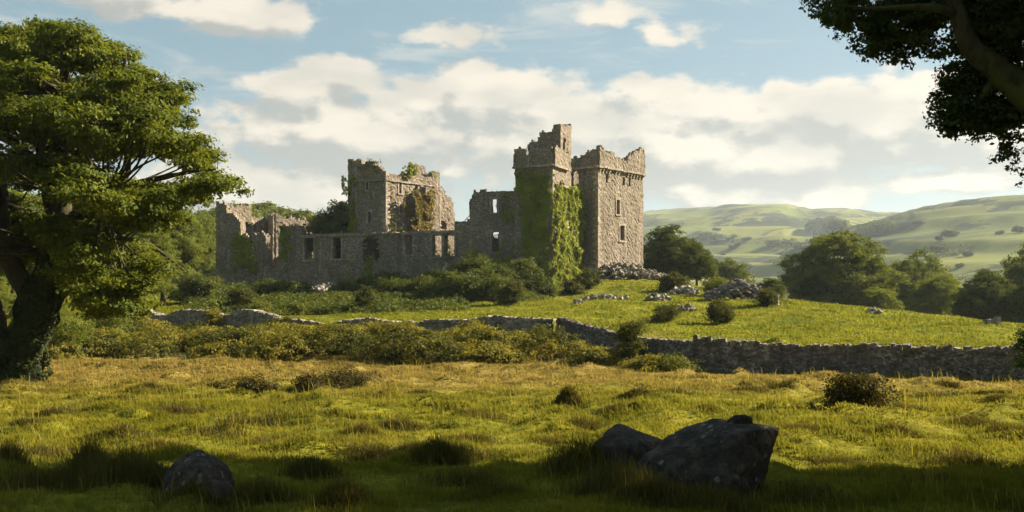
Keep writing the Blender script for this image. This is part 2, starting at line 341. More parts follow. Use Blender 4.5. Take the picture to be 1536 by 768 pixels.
# ------------------------------------------------------------------ mesh linking
def mesh_np(name, V, faces, mat, rnd=None, loc=(0, 0, 0), smooth=False):
    """V (n,3) array, faces (m,k) array with constant k"""
    me = bpy.data.meshes.new(name); V = np.asarray(V, np.float32) - np.asarray(loc, np.float32); faces = np.asarray(faces, np.int32)
    m, k = faces.shape
    me.vertices.add(len(V)); me.vertices.foreach_set('co', V.ravel())
    me.loops.add(m * k); me.loops.foreach_set('vertex_index', faces.ravel())
    me.polygons.add(m); me.polygons.foreach_set('loop_start', np.arange(0, m * k, k, dtype=np.int32))
    me.polygons.foreach_set('use_smooth', np.full(m, smooth))
    if rnd is not None:
        at = me.attributes.new('rnd', 'FLOAT', 'POINT'); at.data.foreach_set('value', np.asarray(rnd, np.float32))
    me.materials.append(mat); me.update(calc_edges=True); return me
def link(name, me, parent=None, loc=None):
    o = bpy.data.objects.new(name, me); C.objects.link(o)
    if parent is not None: o.parent = parent
    if loc is not None: o.location = loc
    return o
def tag(o, label=None, cat=None, group=None, kind=None):
    if label: o['label'] = label
    if cat: o['category'] = cat
    if group: o['group'] = group
    if kind: o['kind'] = kind
    return o
def empty(name, loc, label, cat, group=None, rz=0, s=1):
    o = bpy.data.objects.new(name, None); C.objects.link(o); o.location = loc; o.rotation_euler = (0, 0, rz); o.scale = (s, s, s)
    return tag(o, label, cat, group)

# ------------------------------------------------------------------ ground sheet
ang = np.unique(np.r_[np.arange(-180, -45, 3.0), np.arange(-45, 45.01, .13), np.arange(48, 180.1, 3.0)])
rad = np.r_[.5, np.exp(np.linspace(math.log(4), math.log(6500), 560))]
AA, RR = np.meshgrid(np.radians(ang), rad); gx = RR * np.sin(AA); gy = RR * np.cos(AA)
gz = zg(gx.ravel(), gy.ravel())
V = np.c_[gx.ravel(), gy.ravel(), gz]; na = len(ang); nr = len(rad)
ii, jj = np.meshgrid(np.arange(nr - 1), np.arange(na - 1), indexing='ij'); b0 = (ii * na + jj).ravel()
gf = np.c_[b0, b0 + na, b0 + na + 1, b0 + 1][:, ::-1]
tag(link('ground', mesh_np('ground', V, gf, M['ground'], smooth=True)), kind='structure')

# ------------------------------------------------------------------ shape helpers
rng = np.random.default_rng(7)
def leaves(P, Nrm, size, rs, aspect=.55, rnd=None):
    """one rhombus leaf spray per point"""
    n = len(P); Nrm = Nrm / (np.linalg.norm(Nrm, axis=1, keepdims=True) + 1e-9)
    t = rs.normal(size=(n, 3)); t -= (t * Nrm).sum(1, keepdims=True) * Nrm; t /= np.linalg.norm(t, axis=1, keepdims=True) + 1e-9
    b = np.cross(Nrm, t); s = (size * rs.uniform(.6, 1.35, n))[:, None]
    V = np.stack([P - t * s * .5, P + b * s * aspect * .5 + Nrm * s * .08, P + t * s * .5, P - b * s * aspect * .5 + Nrm * s * .08], 1).reshape(-1, 3)
    f = np.arange(4 * n).reshape(-1, 4)
    r = rs.random(n) if rnd is None else rnd
    return V, f, np.repeat(r, 4)
class Acc:
    def __init__(s): s.V = []; s.F = []; s.R = []; s.n = 0
    def add(s, V, f, r=None):
        s.V.append(np.asarray(V, float)); s.F.append(np.asarray(f) + s.n); s.R.append(np.zeros(len(V)) if r is None else r); s.n += len(V)
    def mesh(s, name, mat, loc=(0, 0, 0), smooth=False):
        return mesh_np(name, np.concatenate(s.V), np.concatenate(s.F), mat, np.concatenate(s.R), loc, smooth)
def tube(acc, pts, radii, sides=8, rs=None, rough=.12):
    pts = np.array(pts, float); radii = np.array(radii, float)
    # resample smoothly (catmull-rom)
    m = len(pts); Pp = np.vstack([2 * pts[0] - pts[1], pts, 2 * pts[-1] - pts[-2]]); out = []; ro = []
    st = 5 if m < 8 else 3
    for i in range(m - 1):
        p0, p1, p2, p3 = Pp[i:i + 4]
        for t in np.arange(st) / st:
            out.append(.5 * ((2 * p1) + (-p0 + p2) * t + (2 * p0 - 5 * p1 + 4 * p2 - p3) * t * t + (-p0 + 3 * p1 - 3 * p2 + p3) * t ** 3)); ro.append(radii[i] * (1 - t) + radii[i + 1] * t)
    out.append(pts[-1]); ro.append(radii[-1]); out = np.array(out); ro = np.array(ro); k = len(out)
    tan = np.gradient(out, axis=0); tan /= np.linalg.norm(tan, axis=1, keepdims=True) + 1e-9
    ref = np.array([0, 0, 1.0]) if abs(tan[:, 2]).mean() < .8 else np.array([0, 1.0, 0])
    a = np.cross(tan, ref); a /= np.linalg.norm(a, axis=1, keepdims=True) + 1e-9; b = np.cross(tan, a)
    th = np.linspace(0, 2 * np.pi, sides, endpoint=False)
    jit = 1 + (rs.normal(size=(k, sides)) * rough if rs is not None else 0)
    V = out[:, None] + (a[:, None] * np.cos(th)[None, :, None] + b[:, None] * np.sin(th)[None, :, None]) * (ro[:, None] * jit)[:, :, None]
    V = V.reshape(-1, 3); I = np.arange(k - 1)[:, None] * sides; J = np.arange(sides)[None]; J2 = (J + 1) % sides
    f = np.stack([I + J, I + J2, I + sides + J2, I + sides + J], -1).reshape(-1, 4)
    acc.add(V, f)
def crown(acc, blobs, leaf, dens, rs, up=.35, cl=.32, shell=(.62, 1.04)):
    """clusters of leaf sprays over each blob (cx,cy,cz, rx,ry,rz)"""
    for (cx, cy, cz, rx, ry, rz) in blobs:
        area = 4 * math.pi * (((rx * ry) ** 1.6 + (rx * rz) ** 1.6 + (ry * rz) ** 1.6) / 3) ** (1 / 1.6)
        nc = max(5, int(area * 1.1 / (cl * cl * 6)))
        d = rs.normal(size=(nc, 3)); d[:, 2] += .35; d /= np.linalg.norm(d, axis=1, keepdims=True)
        rr = rs.uniform(*shell, nc)[:, None]
        cc = np.array([cx, cy, cz]) + d * rr * np.array([rx, ry, rz])
        nl = max(4, int(dens * area / nc))
        L = np.repeat(cc, nl, 0) + rs.normal(size=(nc * nl, 3)) * np.array([cl, cl, cl * .5]) * .62
        Nn = np.repeat(d, nl, 0) * .9 + rs.normal(size=(nc * nl, 3)) * .5 + np.array([0, 0, up])
        base = np.repeat(rs.random(nc) * .55, nl) + rs.random(nc * nl) * .45
        acc.add(*leaves(L, Nn, leaf, rs, rnd=base))
def dome_blobs(R_, H, z0, rs, n=46, flat=.6, fill=.35):
    """lobes of a broad rounded crown: centre (0,0), radius R_, from z0 up to H"""
    o = []; zc = z0 + (H - z0) * .45; rz = (H - z0) * .55
    for i in range(n):
        u = (i + .5) / n; z = 1 - 1.75 * u; th = i * 2.39996 + rs.uniform(-.3, .3); q = math.sqrt(max(0, 1 - z * z))
        s = rs.uniform(.62, .86) if rs.random() > fill else rs.uniform(.25, .6)
        br = R_ * rs.uniform(.20, .34)
        zz = zc + z * s * rz * (1.0 if z > 0 else .8)
        o.append((q * s * R_ * math.cos(th), q * s * R_ * math.sin(th), zz, br, br, br * flat * rs.uniform(.8, 1.2)))
    return o
def limbs(acc, base_r, blobs, fork, rs, frac=.6, lean=(0, 0)):
    """trunk up to the fork and limbs to the lobes"""
    fx, fy, fz = fork
    tube(acc, [(0, 0, -1.2), (lean[0] * .2, lean[1] * .2, .25), (fx * .5, fy * .5, fz * .55), (fx, fy, fz)], [base_r * 1.6, base_r * 1.05, base_r * .8, base_r * .62], 12, rs, .06)
    for (cx, cy, cz, rx, ry, rz) in blobs:
        if rs.random() > frac: continue
        c = np.array([cx, cy, cz]); f = np.array([fx, fy, fz]); mid = f * .5 + c * .5 + np.array([0, 0, -.08 * np.linalg.norm(c - f)]) + rs.normal(size=3) * .3
        L = np.linalg.norm(c - f); r0 = base_r * rs.uniform(.22, .42)
        tube(acc, [f + [0, 0, -.3], f * .75 + mid * .25 + rs.normal(size=3) * .12, mid, c * .75 + mid * .25 + rs.normal(size=3) * .2, c + rs.normal(size=3) * .1], [r0, r0 * .85, r0 * .55, r0 * .3, r0 * .12], 6, rs, .08)

def tree_meshes(seed, R_, H, z0, leaf, dens, mat, n=46, flat=.6, base_r=.45, cl=.4, bark='bark', fork=None, blobs=None):
    rs = np.random.default_rng(seed)
    bl = blobs if blobs is not None else dome_blobs(R_, H, z0, rs, n, flat)
    a = Acc(); crown(a, bl, leaf, dens, rs, cl=cl); t = Acc(); limbs(t, base_r, bl, fork or (0, 0, z0 + (H - z0) * .18), rs)
    return a.mesh('crown', M[mat]), t.mesh('trunk', M[bark], smooth=True)
def place_tree(name, meshes, loc, label, cat='tree', group=None, rz=0, s=1, sz=None):
    t = empty(name, loc, label, cat, group, rz, s)
    if sz: t.scale = (s, s, sz)
    link('trunk', meshes[1], t); link('crown', meshes[0], t); return t

# ------------------------------------------------------------------ haze
import os
def box_mesh(name, lo, hi, mat):
    x0, y0, z0 = lo; x1, y1, z1_ = hi
    V = [(x0, y0, z0), (x1, y0, z0), (x1, y1, z0), (x0, y1, z0), (x0, y0, z1_), (x1, y0, z1_), (x1, y1, z1_), (x0, y1, z1_)]
    return mesh_np(name, V, [(0, 3, 2, 1), (4, 5, 6, 7), (0, 1, 5, 4), (1, 2, 6, 5), (2, 3, 7, 6), (3, 0, 4, 7)], mat)
hm, N = new_mat('haze_air')
pv = N.n('ShaderNodeVolumePrincipled'); pv.inputs['Color'].default_value = (.74, .87, 1.0, 1); pv.inputs['Density'].default_value = .00013; pv.inputs['Anisotropy'].default_value = .3
ho = N.n('ShaderNodeOutputMaterial'); N.link(pv.outputs[0], ho.inputs['Volume'])
HAZE_TOP = float(gz.max()) + 40
tag(link('haze', box_mesh('haze', (-7000, -7000, float(gz.min()) - 1), (7000, 7000, HAZE_TOP), hm)), 'thin pale air that veils the far hills', 'haze', kind='stuff')
# ------------------------------------------------------------------ castle
def at_px(A, d, px):                      # distance s along A + s*d where the line is seen at photo column px
    a = (px - 768) / F
    return (a * A[1] - A[0]) / (d[0] - a * d[1])
def zpx(A, d, s, py): return HC + (YH - py) / F * (A[1] + s * d[1])
def unit(A, B):
    v = np.array(B, float) - np.array(A, float); L = np.linalg.norm(v); return v / L, L
CELL = .24
def wall(acc, A, B, top, side=1, th=.95, base=2.0, holes=(), rag=.22, seed=1, out=0.0, zlo=None, cell=CELL, jit=.024, ztop=None):
    """a masonry wall from A to B (outer face), built as stone-sized cells with a broken top and real openings.
    top: [(px,py)...] of the outer face, or a constant height ztop"""
    rs = np.random.default_rng(seed); d, L = unit(A, B); A = np.array(A, float)
    nrm = np.array([-d[1], d[0]]) * side       # towards the inside
    A = A - nrm * out
    if top is not None:
        ss = [at_px(A, d, p[0]) for p in top]; zz = [zpx(A, d, s, p[1]) for s, p in zip(ss, top)]
        o = np.argsort(ss); ss = np.array(ss)[o]; zz = np.array(zz)[o]; zmax = max(zz) + .6
    else: ss = np.array([0, L]); zz = np.array([ztop, ztop]) if np.isscalar(ztop) else np.array(ztop); zmax = max(zz) + .6
    ns = max(1, int(round(L / cell))); z0 = base if zlo is None else zlo; nz = int((zmax - z0) / cell) + 1; nt = max(1, int(round(th / .34)))
    sc_ = (np.arange(ns) + .5) * L / ns; zc = z0 + (np.arange(nz) + .5) * cell
    occ = np.zeros((ns, nz, nt), bool)
    wob = (vnoise(sc_ / .55, sc_ * 0 + seed, seed) - .5) * 2 * rag
    for k in range(nt):
        tp = np.interp(sc_, ss, zz) + wob + rs.normal(size=ns) * rag * .45 - (k > 0) * rs.random(ns) * rag * 1.6
        occ[:, :, k] = zc[None] < tp[:, None]
    for h in holes:
        hx0, hy0, hx1, hy1 = h[:4]; s0, s1 = sorted((at_px(A, d, hx0), at_px(A, d, hx1))); sm = (s0 + s1) / 2
        za, zb = zpx(A, d, sm, hy1), zpx(A, d, sm, hy0)
        if s1 - s0 < cell * 1.4: s0, s1 = sm - cell * .75, sm + cell * .75
        rough = h[4] if len(h) > 4 else 0
        for k in range(nt):
            e = rs.normal(size=(ns, nz)) * rough
            inside = (sc_[:, None] > s0 + e) & (sc_[:, None] < s1 + e) & (zc[None] > za + e) & (zc[None] < zb + e)
            if rough:    # arched, broken head
                u = (sc_[:, None] - sm) / ((s1 - s0) / 2); inside &= zc[None] < zb - (u ** 2) * (s1 - s0) * .3
            occ[:, :, k] &= ~inside
    # vertices on the lattice
    si = np.linspace(0, L, ns + 1); zi = z0 + np.arange(nz + 1) * cell; ti = np.linspace(0, th, nt + 1)
    S3, Z3, T3 = np.meshgrid(si, zi, ti, indexing='ij')
    J = lambda: rs.normal(size=S3.shape) * jit
    S3 = S3 + J() * 1.2; Z3 = Z3 + J() * 1.4; T3 = T3 + J() + (vnoise(S3 / 2.5, Z3 / 2.5, seed + 5) - .5) * .10
    X = A[0] + S3 * d[0] + T3 * nrm[0]; Y = A[1] + S3 * d[1] + T3 * nrm[1]
    V = np.stack([X, Y, Z3], -1).reshape(-1, 3)
    def vid(i, j, k): return (i * (nz + 1) + j) * (nt + 1) + k
    pad = np.pad(occ, 1); faces = []
    core = pad[1:-1, 1:-1, 1:-1]
    for ax, sgn in [(0, -1), (0, 1), (1, -1), (1, 1), (2, -1), (2, 1)]:
        sl_ = [slice(1, -1)] * 3; sl_[ax] = slice(0, -2) if sgn < 0 else slice(2, None)
        ex = core & ~pad[tuple(sl_)]; i, j, k = np.nonzero(ex)
        if ax == 1 and sgn < 0: i, j, k = i[j > 0], j[j > 0], k[j > 0]
        off = 1 if sgn > 0 else 0
        if ax == 0: q = [(off, 0, 0), (off, 1, 0), (off, 1, 1), (off, 0, 1)]
        elif ax == 1: q = [(0, off, 0), (0, off, 1), (1, off, 1), (1, off, 0)]
        else: q = [(0, 0, off), (1, 0, off), (1, 1, off), (0, 1, off)]
        f = np.stack([vid(i + a, j + b, k + c) for a, b, c in q], -1)
        if sgn < 0: f = f[:, ::-1]
        if side < 0: f = f[:, ::-1]
        faces.append(f)
    f = np.concatenate(faces); used = np.unique(f); mp = np.zeros(len(V), np.int64); mp[used] = np.arange(len(used))
    acc.add(V[used], mp[f])
def boxbar(acc, A, d, nrm, s0, s1, z0, z1_, t0, t1):
    P = lambda s, t, z: (A[0] + d[0] * s + nrm[0] * t, A[1] + d[1] * s + nrm[1] * t, z)
    V = [P(s0, t0, z0), P(s1, t0, z0), P(s1, t1, z0), P(s0, t1, z0), P(s0, t0, z1_), P(s1, t0, z1_), P(s1, t1, z1_), P(s0, t1, z1_)]
    acc.add(V, [(0, 3, 2, 1), (4, 5, 6, 7), (0, 1, 5, 4), (1, 2, 6, 5), (2, 3, 7, 6), (3, 0, 4, 7)])
def cornice(acc, A, B, za, zb, h=.22, proud=.22, seed=0, extra=.2):
    """string course of separate worn blocks"""
    rs = np.random.default_rng(seed); d, L = unit(A, B); n = np.array([-d[1], d[0]]); s = -extra
    while s < L + extra:
        w = rs.uniform(.4, .8); zz = za + (zb - za) * max(0, min(1, s / L)) + rs.normal() * .015
        boxbar(acc, A, d, n, s, min(s + w - .004, L + extra), zz, zz + h * rs.uniform(.85, 1.05), -proud - rs.random() * .05, .1)
        s += w
def corbels(acc, A, B, z, seed=0, step=.62, h=.45):
    rs = np.random.default_rng(seed); d, L = unit(A, B); n = np.array([-d[1], d[0]]); s = .15; boxbar(acc, A, d, n, -.1, L + .1, z - .06, z + .004, -.16, .1)
    while s < L:
        if rs.random() > .06:
            boxbar(acc, A, d, n, s, s + .24, z - h * .5, z, -.22, .1); boxbar(acc, A, d, n, s + .01, s + .23, z - h, z - h * .5 - .01, -.12, .1)
        s += step
def win_frames(parent, A, B, holes, mat='trim', b=.13, sillw=.1):
    d, L = unit(A, B); A = np.array(A, float); n = np.array([-d[1], d[0]])
    for h in holes:
        if len(h) > 4: continue
        s0, s1 = sorted((at_px(A, d, h[0]), at_px(A, d, h[2]))); sm = (s0 + s1) / 2
        if s1 - s0 < CELL * 1.4: s0, s1 = sm - CELL * .75, sm + CELL * .75
        za, zb = zpx(A, d, sm, h[3]), zpx(A, d, sm, h[1]); a = Acc()
        boxbar(a, A, d, n, s0 - b, s0 + .04, za, zb, -.05, .45); boxbar(a, A, d, n, s1 - .04, s1 + b, za, zb, -.05, .45)
        boxbar(a, A, d, n, s0 - b - .08, s1 + b + .08, zb + .003, zb + .24, -.055, .45); boxbar(a, A, d, n, s0 - b - .06, s1 + b + .06, za - .17, za - .003, -.12, .45)
        P = (A[0] + d[0] * sm, A[1] + d[1] * sm, za); link('window_frame', a.mesh('window_frame', M[mat]), parent)

def quoins(acc, Pc, dA, dB, z0, z1_, seed):
    """alternating long and short corner stones; dA and dB run along the two faces away from the corner"""
    rs = np.random.default_rng(seed); z = z0; k = 0; dA = np.array(dA); dB = np.array(dB)
    while z < z1_:
        h = rs.uniform(.26, .40); la, lb = (rs.uniform(.55, .8), rs.uniform(.28, .4)) if k % 2 else (rs.uniform(.28, .4), rs.uniform(.55, .8)); e = rs.uniform(.025, .05); o = -(dA + dB) * e
        if True:
            c = lambda u, v, zz: (Pc[0] + o[0] + dA[0] * u + dB[0] * v, Pc[1] + o[1] + dA[1] * u + dB[1] * v, zz)
            V = [c(0, 0, z), c(la, 0, z), c(la, lb, z), c(0, lb, z), c(0, 0, z + h), c(la, 0, z + h), c(la, lb, z + h), c(0, lb, z + h)]
            acc.add(V, [(0, 3, 2, 1), (4, 5, 6, 7), (0, 1, 5, 4), (1, 2, 6, 5), (2, 3, 7, 6), (3, 0, 4, 7)])
        z += h; k += 1
castle = empty('ruined_castle', (0, 0, 0), 'sprawling roofless grey stone castle ruin with two tall towers and broken windowed walls', 'castle')
def part(name, acc, mat='stone', parent=None): return link(name, acc.mesh(name, M[mat]), parent or castle)
DL = np.array([.645, .765]); DL /= np.linalg.norm(DL)
# --- the keep (right hand great tower)
K0 = np.array([9.5, 110.]); K1 = K0 + DL * 9.2; K3 = K0 + np.array([-DL[1], DL[0]]) * 8.5; K2 = K1 + (K3 - K0)
KR = [(924.3, 299.7, 929.7, 321.6), (929.6, 338.6, 936.8, 361.3)]; KRs = [(908.8, 259, 911.2, 274.4), (934, 265.7, 936.4, 279.3), (942.8, 266.5, 945.2, 279.3)]
KL = [(859, 257, 868.5, 283), (871.5, 298, 876, 320)]
a = Acc(); zr = zpx(K0, DL, 0, 250)
wall(a, K0, K1, [(896, 252), (966, 264)], 1, 1.3, 3.0, KR + KRs, .02, 11)
wall(a, K3, K0, [(800, 262), (897, 252)], 1, 1.3, 3.0, KL, .02, 12)
wall(a, K1, K2, None, 1, 1.0, 3.0, (), .1, 13, ztop=zr - .3); wall(a, K2, K3, None, 1, 1.0, 3.0, (), .1, 14, ztop=zr - .3)
d, L = unit(K0, K1); n = np.array([-d[1], d[0]]); boxbar(a, K0, d, n, .8, 8.4, 14.0, 14.4, .8, 7.7); boxbar(a, K0, d, n, .8, 8.4, 9.4, 9.8, .8, 7.7)  # unseen floor slabs, added to darken the keep behind its windows
keep = part('keep_tower', a)
a = Acc()
wall(a, K0, K1, [(897, 220.4), (903, 221), (909, 226), (915, 226), (920.6, 228), (924, 233.6), (930, 238), (935.7, 241), (941, 244), (942, 236), (946, 233), (950, 231.7), (950.8, 226), (957, 225), (962, 223), (966, 224)], 1, .6, 3, (), .16, 21, out=.26, zlo=zr)
wall(a, K3, K0, [(800, 241), (854.5, 235.5), (871, 237), (877, 231), (883, 228), (888.5, 224), (897, 220)], 1, .6, 3, (), .16, 22, out=.26, zlo=zr)
wall(a, K1, K2, None, 1, .6, 3, (), .4, 23, out=.26, zlo=zr - .3, ztop=zr + 1.3); wall(a, K2, K3, None, 1, .6, 3, (), .4, 24, out=.26, zlo=zr - .3, ztop=zr + 1.0)
part('parapet', a, parent=keep)
a = Acc(); cornice(a, K0 + [0, 0], K1, zr - .12, zr - .12, .24, .36, 3); cornice(a, K3, K0, zr - .12, zr - .12, .24, .36, 4); part('string_course', a, 'trim', keep)
a = Acc(); corbels(a, K0, K1, zr - .14, 5); corbels(a, K3, K0, zr - .14, 6); part('corbel_table', a, 'trim', keep)
a = Acc(); quoins(a, K0, DL, np.array([-DL[1], DL[0]]), 5.5, zr - .3, 91); part('quoins', a, 'trim', keep)
win_frames(keep, K0, K1, KR); win_frames(keep, K3, K0, KL[1:])
# --- the ivied square tower
T0 = np.array([4.2, 103.]); TD = np.array([.42, .906]); TD /= np.linalg.norm(TD); TN = np.array([-TD[1], TD[0]])
T1 = T0 + TD * 3.95; T1b = T0 + TD * 8.4; T3 = T0 + TN * 4.25; T2 = T3 + TD * 3.95; T2b = T3 + TD * 8.4
TR = [(846, 283, 852.5, 301.6), (850, 343, 857.5, 366)]
a = Acc(); zt = zpx(T0, TD, 0, 248)
wall(a, T0, T1b, [(828, 248), (850.5, 251), (851, 277), (856, 280), (860, 283), (868, 286), (871.5, 289), (874, 297)], 1, 1.1, 1.5, TR, .06, 31)
wall(a, T3, T0, [(770, 252), (830, 248)], 1, 1.1, 1.5, (), .02, 32)
wall(a, T1b, T2b, None, 1, .9, 1.5, (), .3, 33, ztop=zt - 3.2); wall(a, T2b, T3, None, 1, .9, 1.5, (), .1, 34, ztop=(zt - 2.8, zt))
wall(a, T1, T2, None, 1, .9, 12, (), .1, 35, ztop=zt)
boxbar(a, T0, TD, TN, .6, 7.8, 9.5, 9.9, .6, 3.7); boxbar(a, T0, TD, TN, .6, 3.5, zt - .6, zt - .2, .6, 3.7)  # unseen floors added so the tower's window openings stay dark
tow = part('square_tower', a)
a = Acc()
wall(a, T0, T1, [(829, 217), (834, 217.5), (837, 222), (843, 224), (847, 228), (851, 229)], 1, .55, 3, (), .12, 41, out=.28, zlo=zt)
wall(a, T3, T0, [(771, 224), (775, 225), (779, 222), (783, 225), (788.4, 224), (790, 231), (797, 232), (803.5, 231), (806, 226), (811, 224), (818, 222), (824, 219), (829, 218)], 1, .55, 3, (), .12, 42, out=.28, zlo=zt)
wall(a, T1, T2, None, 1, .55, 3, (), .3, 43, zlo=zt - .2, ztop=(zt + 3.2, zt + 1.2)); wall(a, T2, T3, None, 1, .5, 3, (), .3, 44, out=.26, zlo=zt, ztop=zt + 1.1)
part('parapet', a, parent=tow)
a = Acc(); cornice(a, T0, T1, zt - .12, zt - .12, .22, .36, 7); cornice(a, T3, T0, zt - .12, zt - .12, .22, .36, 8); part('string_course', a, 'trim', tow)
U0 = np.array([5.16, 105.5]); U1 = U0 + TD * 3.1; U3 = U0 + TN * .85; a = Acc()
wall(a, U0, U1, [(840, 188), (846, 186.8), (852, 187.5), (859, 187)], 1, .85, 14, [(848.8, 216, 851.2, 226)], .05, 51, zlo=zt - 1.5)
wall(a, U3, U0, [(829, 188), (842, 187)], 1, .6, 14, (), .05, 52, zlo=zt - 1.0)
wall(a, U3 + TN * 3.1 + TD * .2, U3 + TD * .2, [(786, 224), (791, 219), (796, 214), (798, 212), (804, 211.5), (806, 206), (810, 203), (812, 199), (817, 197.5), (822, 196), (829, 195.5), (830, 190), (833, 189)], 1, .6, 14, (), .10, 53, zlo=zt - 1)
part('stair_turret', a, parent=tow)
win_frames(tow, T0, T1b, TR)
a = Acc(); quoins(a, T0, TD, TN, zt - 5, zt - .3, 92); part('quoins', a, 'trim', tow)
# --- the long curtain wall with the hall, facing the field
Wd = np.array([-20.26, 6.5]); Wd /= np.linalg.norm(Wd); W0 = np.array([-5.64, 108.])
WL = W0 + Wd * at_px(W0, Wd, 324); WR = W0 - Wd * 7.6
H_hall = [(736.3, 298.5, 746.5, 319), (737, 348, 750, 378)]
Hc = [(456, 357, 471, 390), (498.5, 355, 512, 388), (544, 354.6, 568.7, 390, .16), (606, 352, 619.5, 382), (647.6, 352, 663, 385), (666, 352, 682, 384)]
a = Acc(); Wm = W0 + Wd * at_px(W0, Wd, 682)
wall(a, Wm, WR, [(681, 334), (690, 332), (700, 330), (703, 328), (703.5, 312), (704.6, 303), (706, 292), (711, 288), (725, 287), (745, 288), (760, 286), (775, 286.5), (800, 288)], 1, 1.0, 2.5, H_hall, .10, 61)
hall = part('hall_wall', a); win_frames(hall, Wm, WR, H_hall)
a = Acc(); Wk = W0 + Wd * at_px(W0, Wd, 453)
wall(a, Wk, Wm, [(452, 353), (471, 350), (490, 350), (530, 349), (560, 350), (589, 349), (636, 346.5), (682, 346)], 1, 1.0, 2.5, Hc, .15, 62)
cur = part('curtain_wall', a); win_frames(cur, Wk, Wm, Hc)
a = Acc(); cornice(a, Wk, Wm, zpx(Wk, -Wd, 0, 355), zpx(Wm, -Wd, 0, 348.5), .16, .12, 9, 0); part('string_course', a, 'trim', cur)
a = Acc()
wall(a, WL, Wk, [(323, 304), (334, 303), (338, 306), (341, 318), (348, 324), (356, 328), (361, 330), (362, 352), (374, 354), (385, 351), (392, 349), (399, 353), (400.3, 399), (409, 402), (417, 398), (419.5, 340), (426, 336), (440, 338), (451, 337), (453, 346)],
     1, 1.0, 2.5, [(376, 362, 378.5, 385)], .16, 63)
part('corner_wall', a)
a = Acc(); Q0 = WL + DL * .9; Q1 = WL + DL * 7.4
wall(a, Q0, Q1, [(330, 303), (336, 304), (345, 306), (352, 308), (360, 311), (366, 308), (372, 306), (376.5, 306), (377.5, 325), (385, 327), (392, 325), (399, 327)], 1, .9, 3, [(366, 332, 374, 343, .1), (381, 335, 386, 346, .08)], .22, 64)
part('inner_wall', a)
a = Acc(); Q2 = np.array([-28.9, 120.3]); Q3 = Q2 + DL * 6.6
wall(a, Q2, Q3, [(407, 322), (415, 323), (425, 325), (440, 327), (455, 329), (463, 334), (468, 338), (473, 349)], 1, .9, 3, [(450, 362, 455, 385, .05)], .20, 65)
part('inner_wall', a)
a = Acc(); wall(a, Q1 + [-.2, .1], Q2 + [.3, .2], [(394, 323), (400, 321), (405, 321), (412, 323)], 1, .9, 3, (), .15, 66)
Q4 = Q3 + np.array([.2, .3]); wall(a, Q3, Q3 + np.array([4, -1.2]), None, 1, .8, 3, (), .4, 67, ztop=(11, 8))
part('inner_wall', a)
a = Acc(); q = np.array([-24.3, 121.2]); wall(a, q, q + DL * 7, None, 1, .9, 3, (), .4, 68, ztop=(10.8, 10.2)); part('inner_wall', a)
a = Acc(); q = np.array([-4.2, 111.]); wall(a, q, q + DL * 6, None, 1, .9, 3, (), .4, 69, ztop=(10.2, 10.8)); part('inner_wall', a)
# --- the great house, taller block behind the curtain
G0 = np.array([-14.2, 112.]); G1 = G0 + DL * 11.3; G3 = np.array([-18.9, 114.6]); G2 = G3 + DL * 11.3
GR = [(598, 274.7, 602.5, 290), (599, 306, 605, 320), (651, 292.4, 660, 313.7), (652, 325.5, 660, 337)]; GRr = [(622.5, 276, 627, 288, .05), (661.5, 330.7, 669, 343.7, .05)]
GL = [(549, 274, 553, 285), (551.5, 318, 557, 334)]; GLr = [(541, 350, 573, 394, .1)]
a = Acc(); zg0 = zpx(G0, DL, 0, 271)
wall(a, G0, G1, [(579, 259), (590, 262), (600, 262), (618, 263), (620, 256), (621, 247.5), (630, 248), (637, 249.5), (640, 262), (648.5, 265), (650.2, 257), (658.5, 258), (659.3, 279), (666, 284), (668, 292), (672, 294), (676, 296), (680, 305), (681.5, 322), (683, 345)], 1, 1.0, 3, GR + GRr, .10, 71)
wall(a, G3, G0, [(522, 237), (537, 238), (538, 241), (545, 246), (552, 242), (560, 243), (567, 247), (573, 256), (579, 258.5)], 1, 1.0, 3, GL + GLr, .13, 72)
wall(a, G1, G2, None, 1, .9, 3, (), .4, 73, ztop=(8.5, 9)); wall(a, G2, G3, None, 1, .9, 3, (), .4, 74, ztop=(9.5, 17.6))  # hidden rear wall kept low to let the sun into the house
house = part('great_house', a)
a = Acc(); dgl = (G3 - G0) / np.linalg.norm(G3 - G0); quoins(a, G0, DL, dgl, 9, zg0 - .1, 93); quoins(a, G0, DL, dgl, zg0 + .2, zg0 + .9, 94); part('quoins', a, 'trim', house)
win_frames(house, G0, G1, GR); win_frames(house, G3, G0, GL)
a = Acc(); cornice(a, G0, G0 + DL * 7.8, zg0, zg0, .16, .14, 11, 0); cornice(a, G3, G0, zpx(G3, DL, 0, 273.3), zg0, .16, .14, 12, .1); part('string_course', a, 'trim', house)
# projecting flue on the sunny side
gN = np.array([DL[1], -DL[0]]); f0 = G0 + DL * at_px(G0, DL, 627); B0 = f0 + gN * 1.3; B1 = B0 + DL * 2.3; a = Acc()
zf = zpx(f0, DL, 0, 283)
wall(a, B0, B1, None, 1, .8, 3, (), .25, 75, ztop=(zf, zf - .5)); wall(a, f0 + gN * .02, B0 + DL * .0, None, 1, .8, 3, (), .25, 76, ztop=zf)
wall(a, B1, B1 - gN * 1.25, None, 1, .8, 3, (), .25, 77, ztop=zf - .6)
part('chimney_stack', a, parent=house)

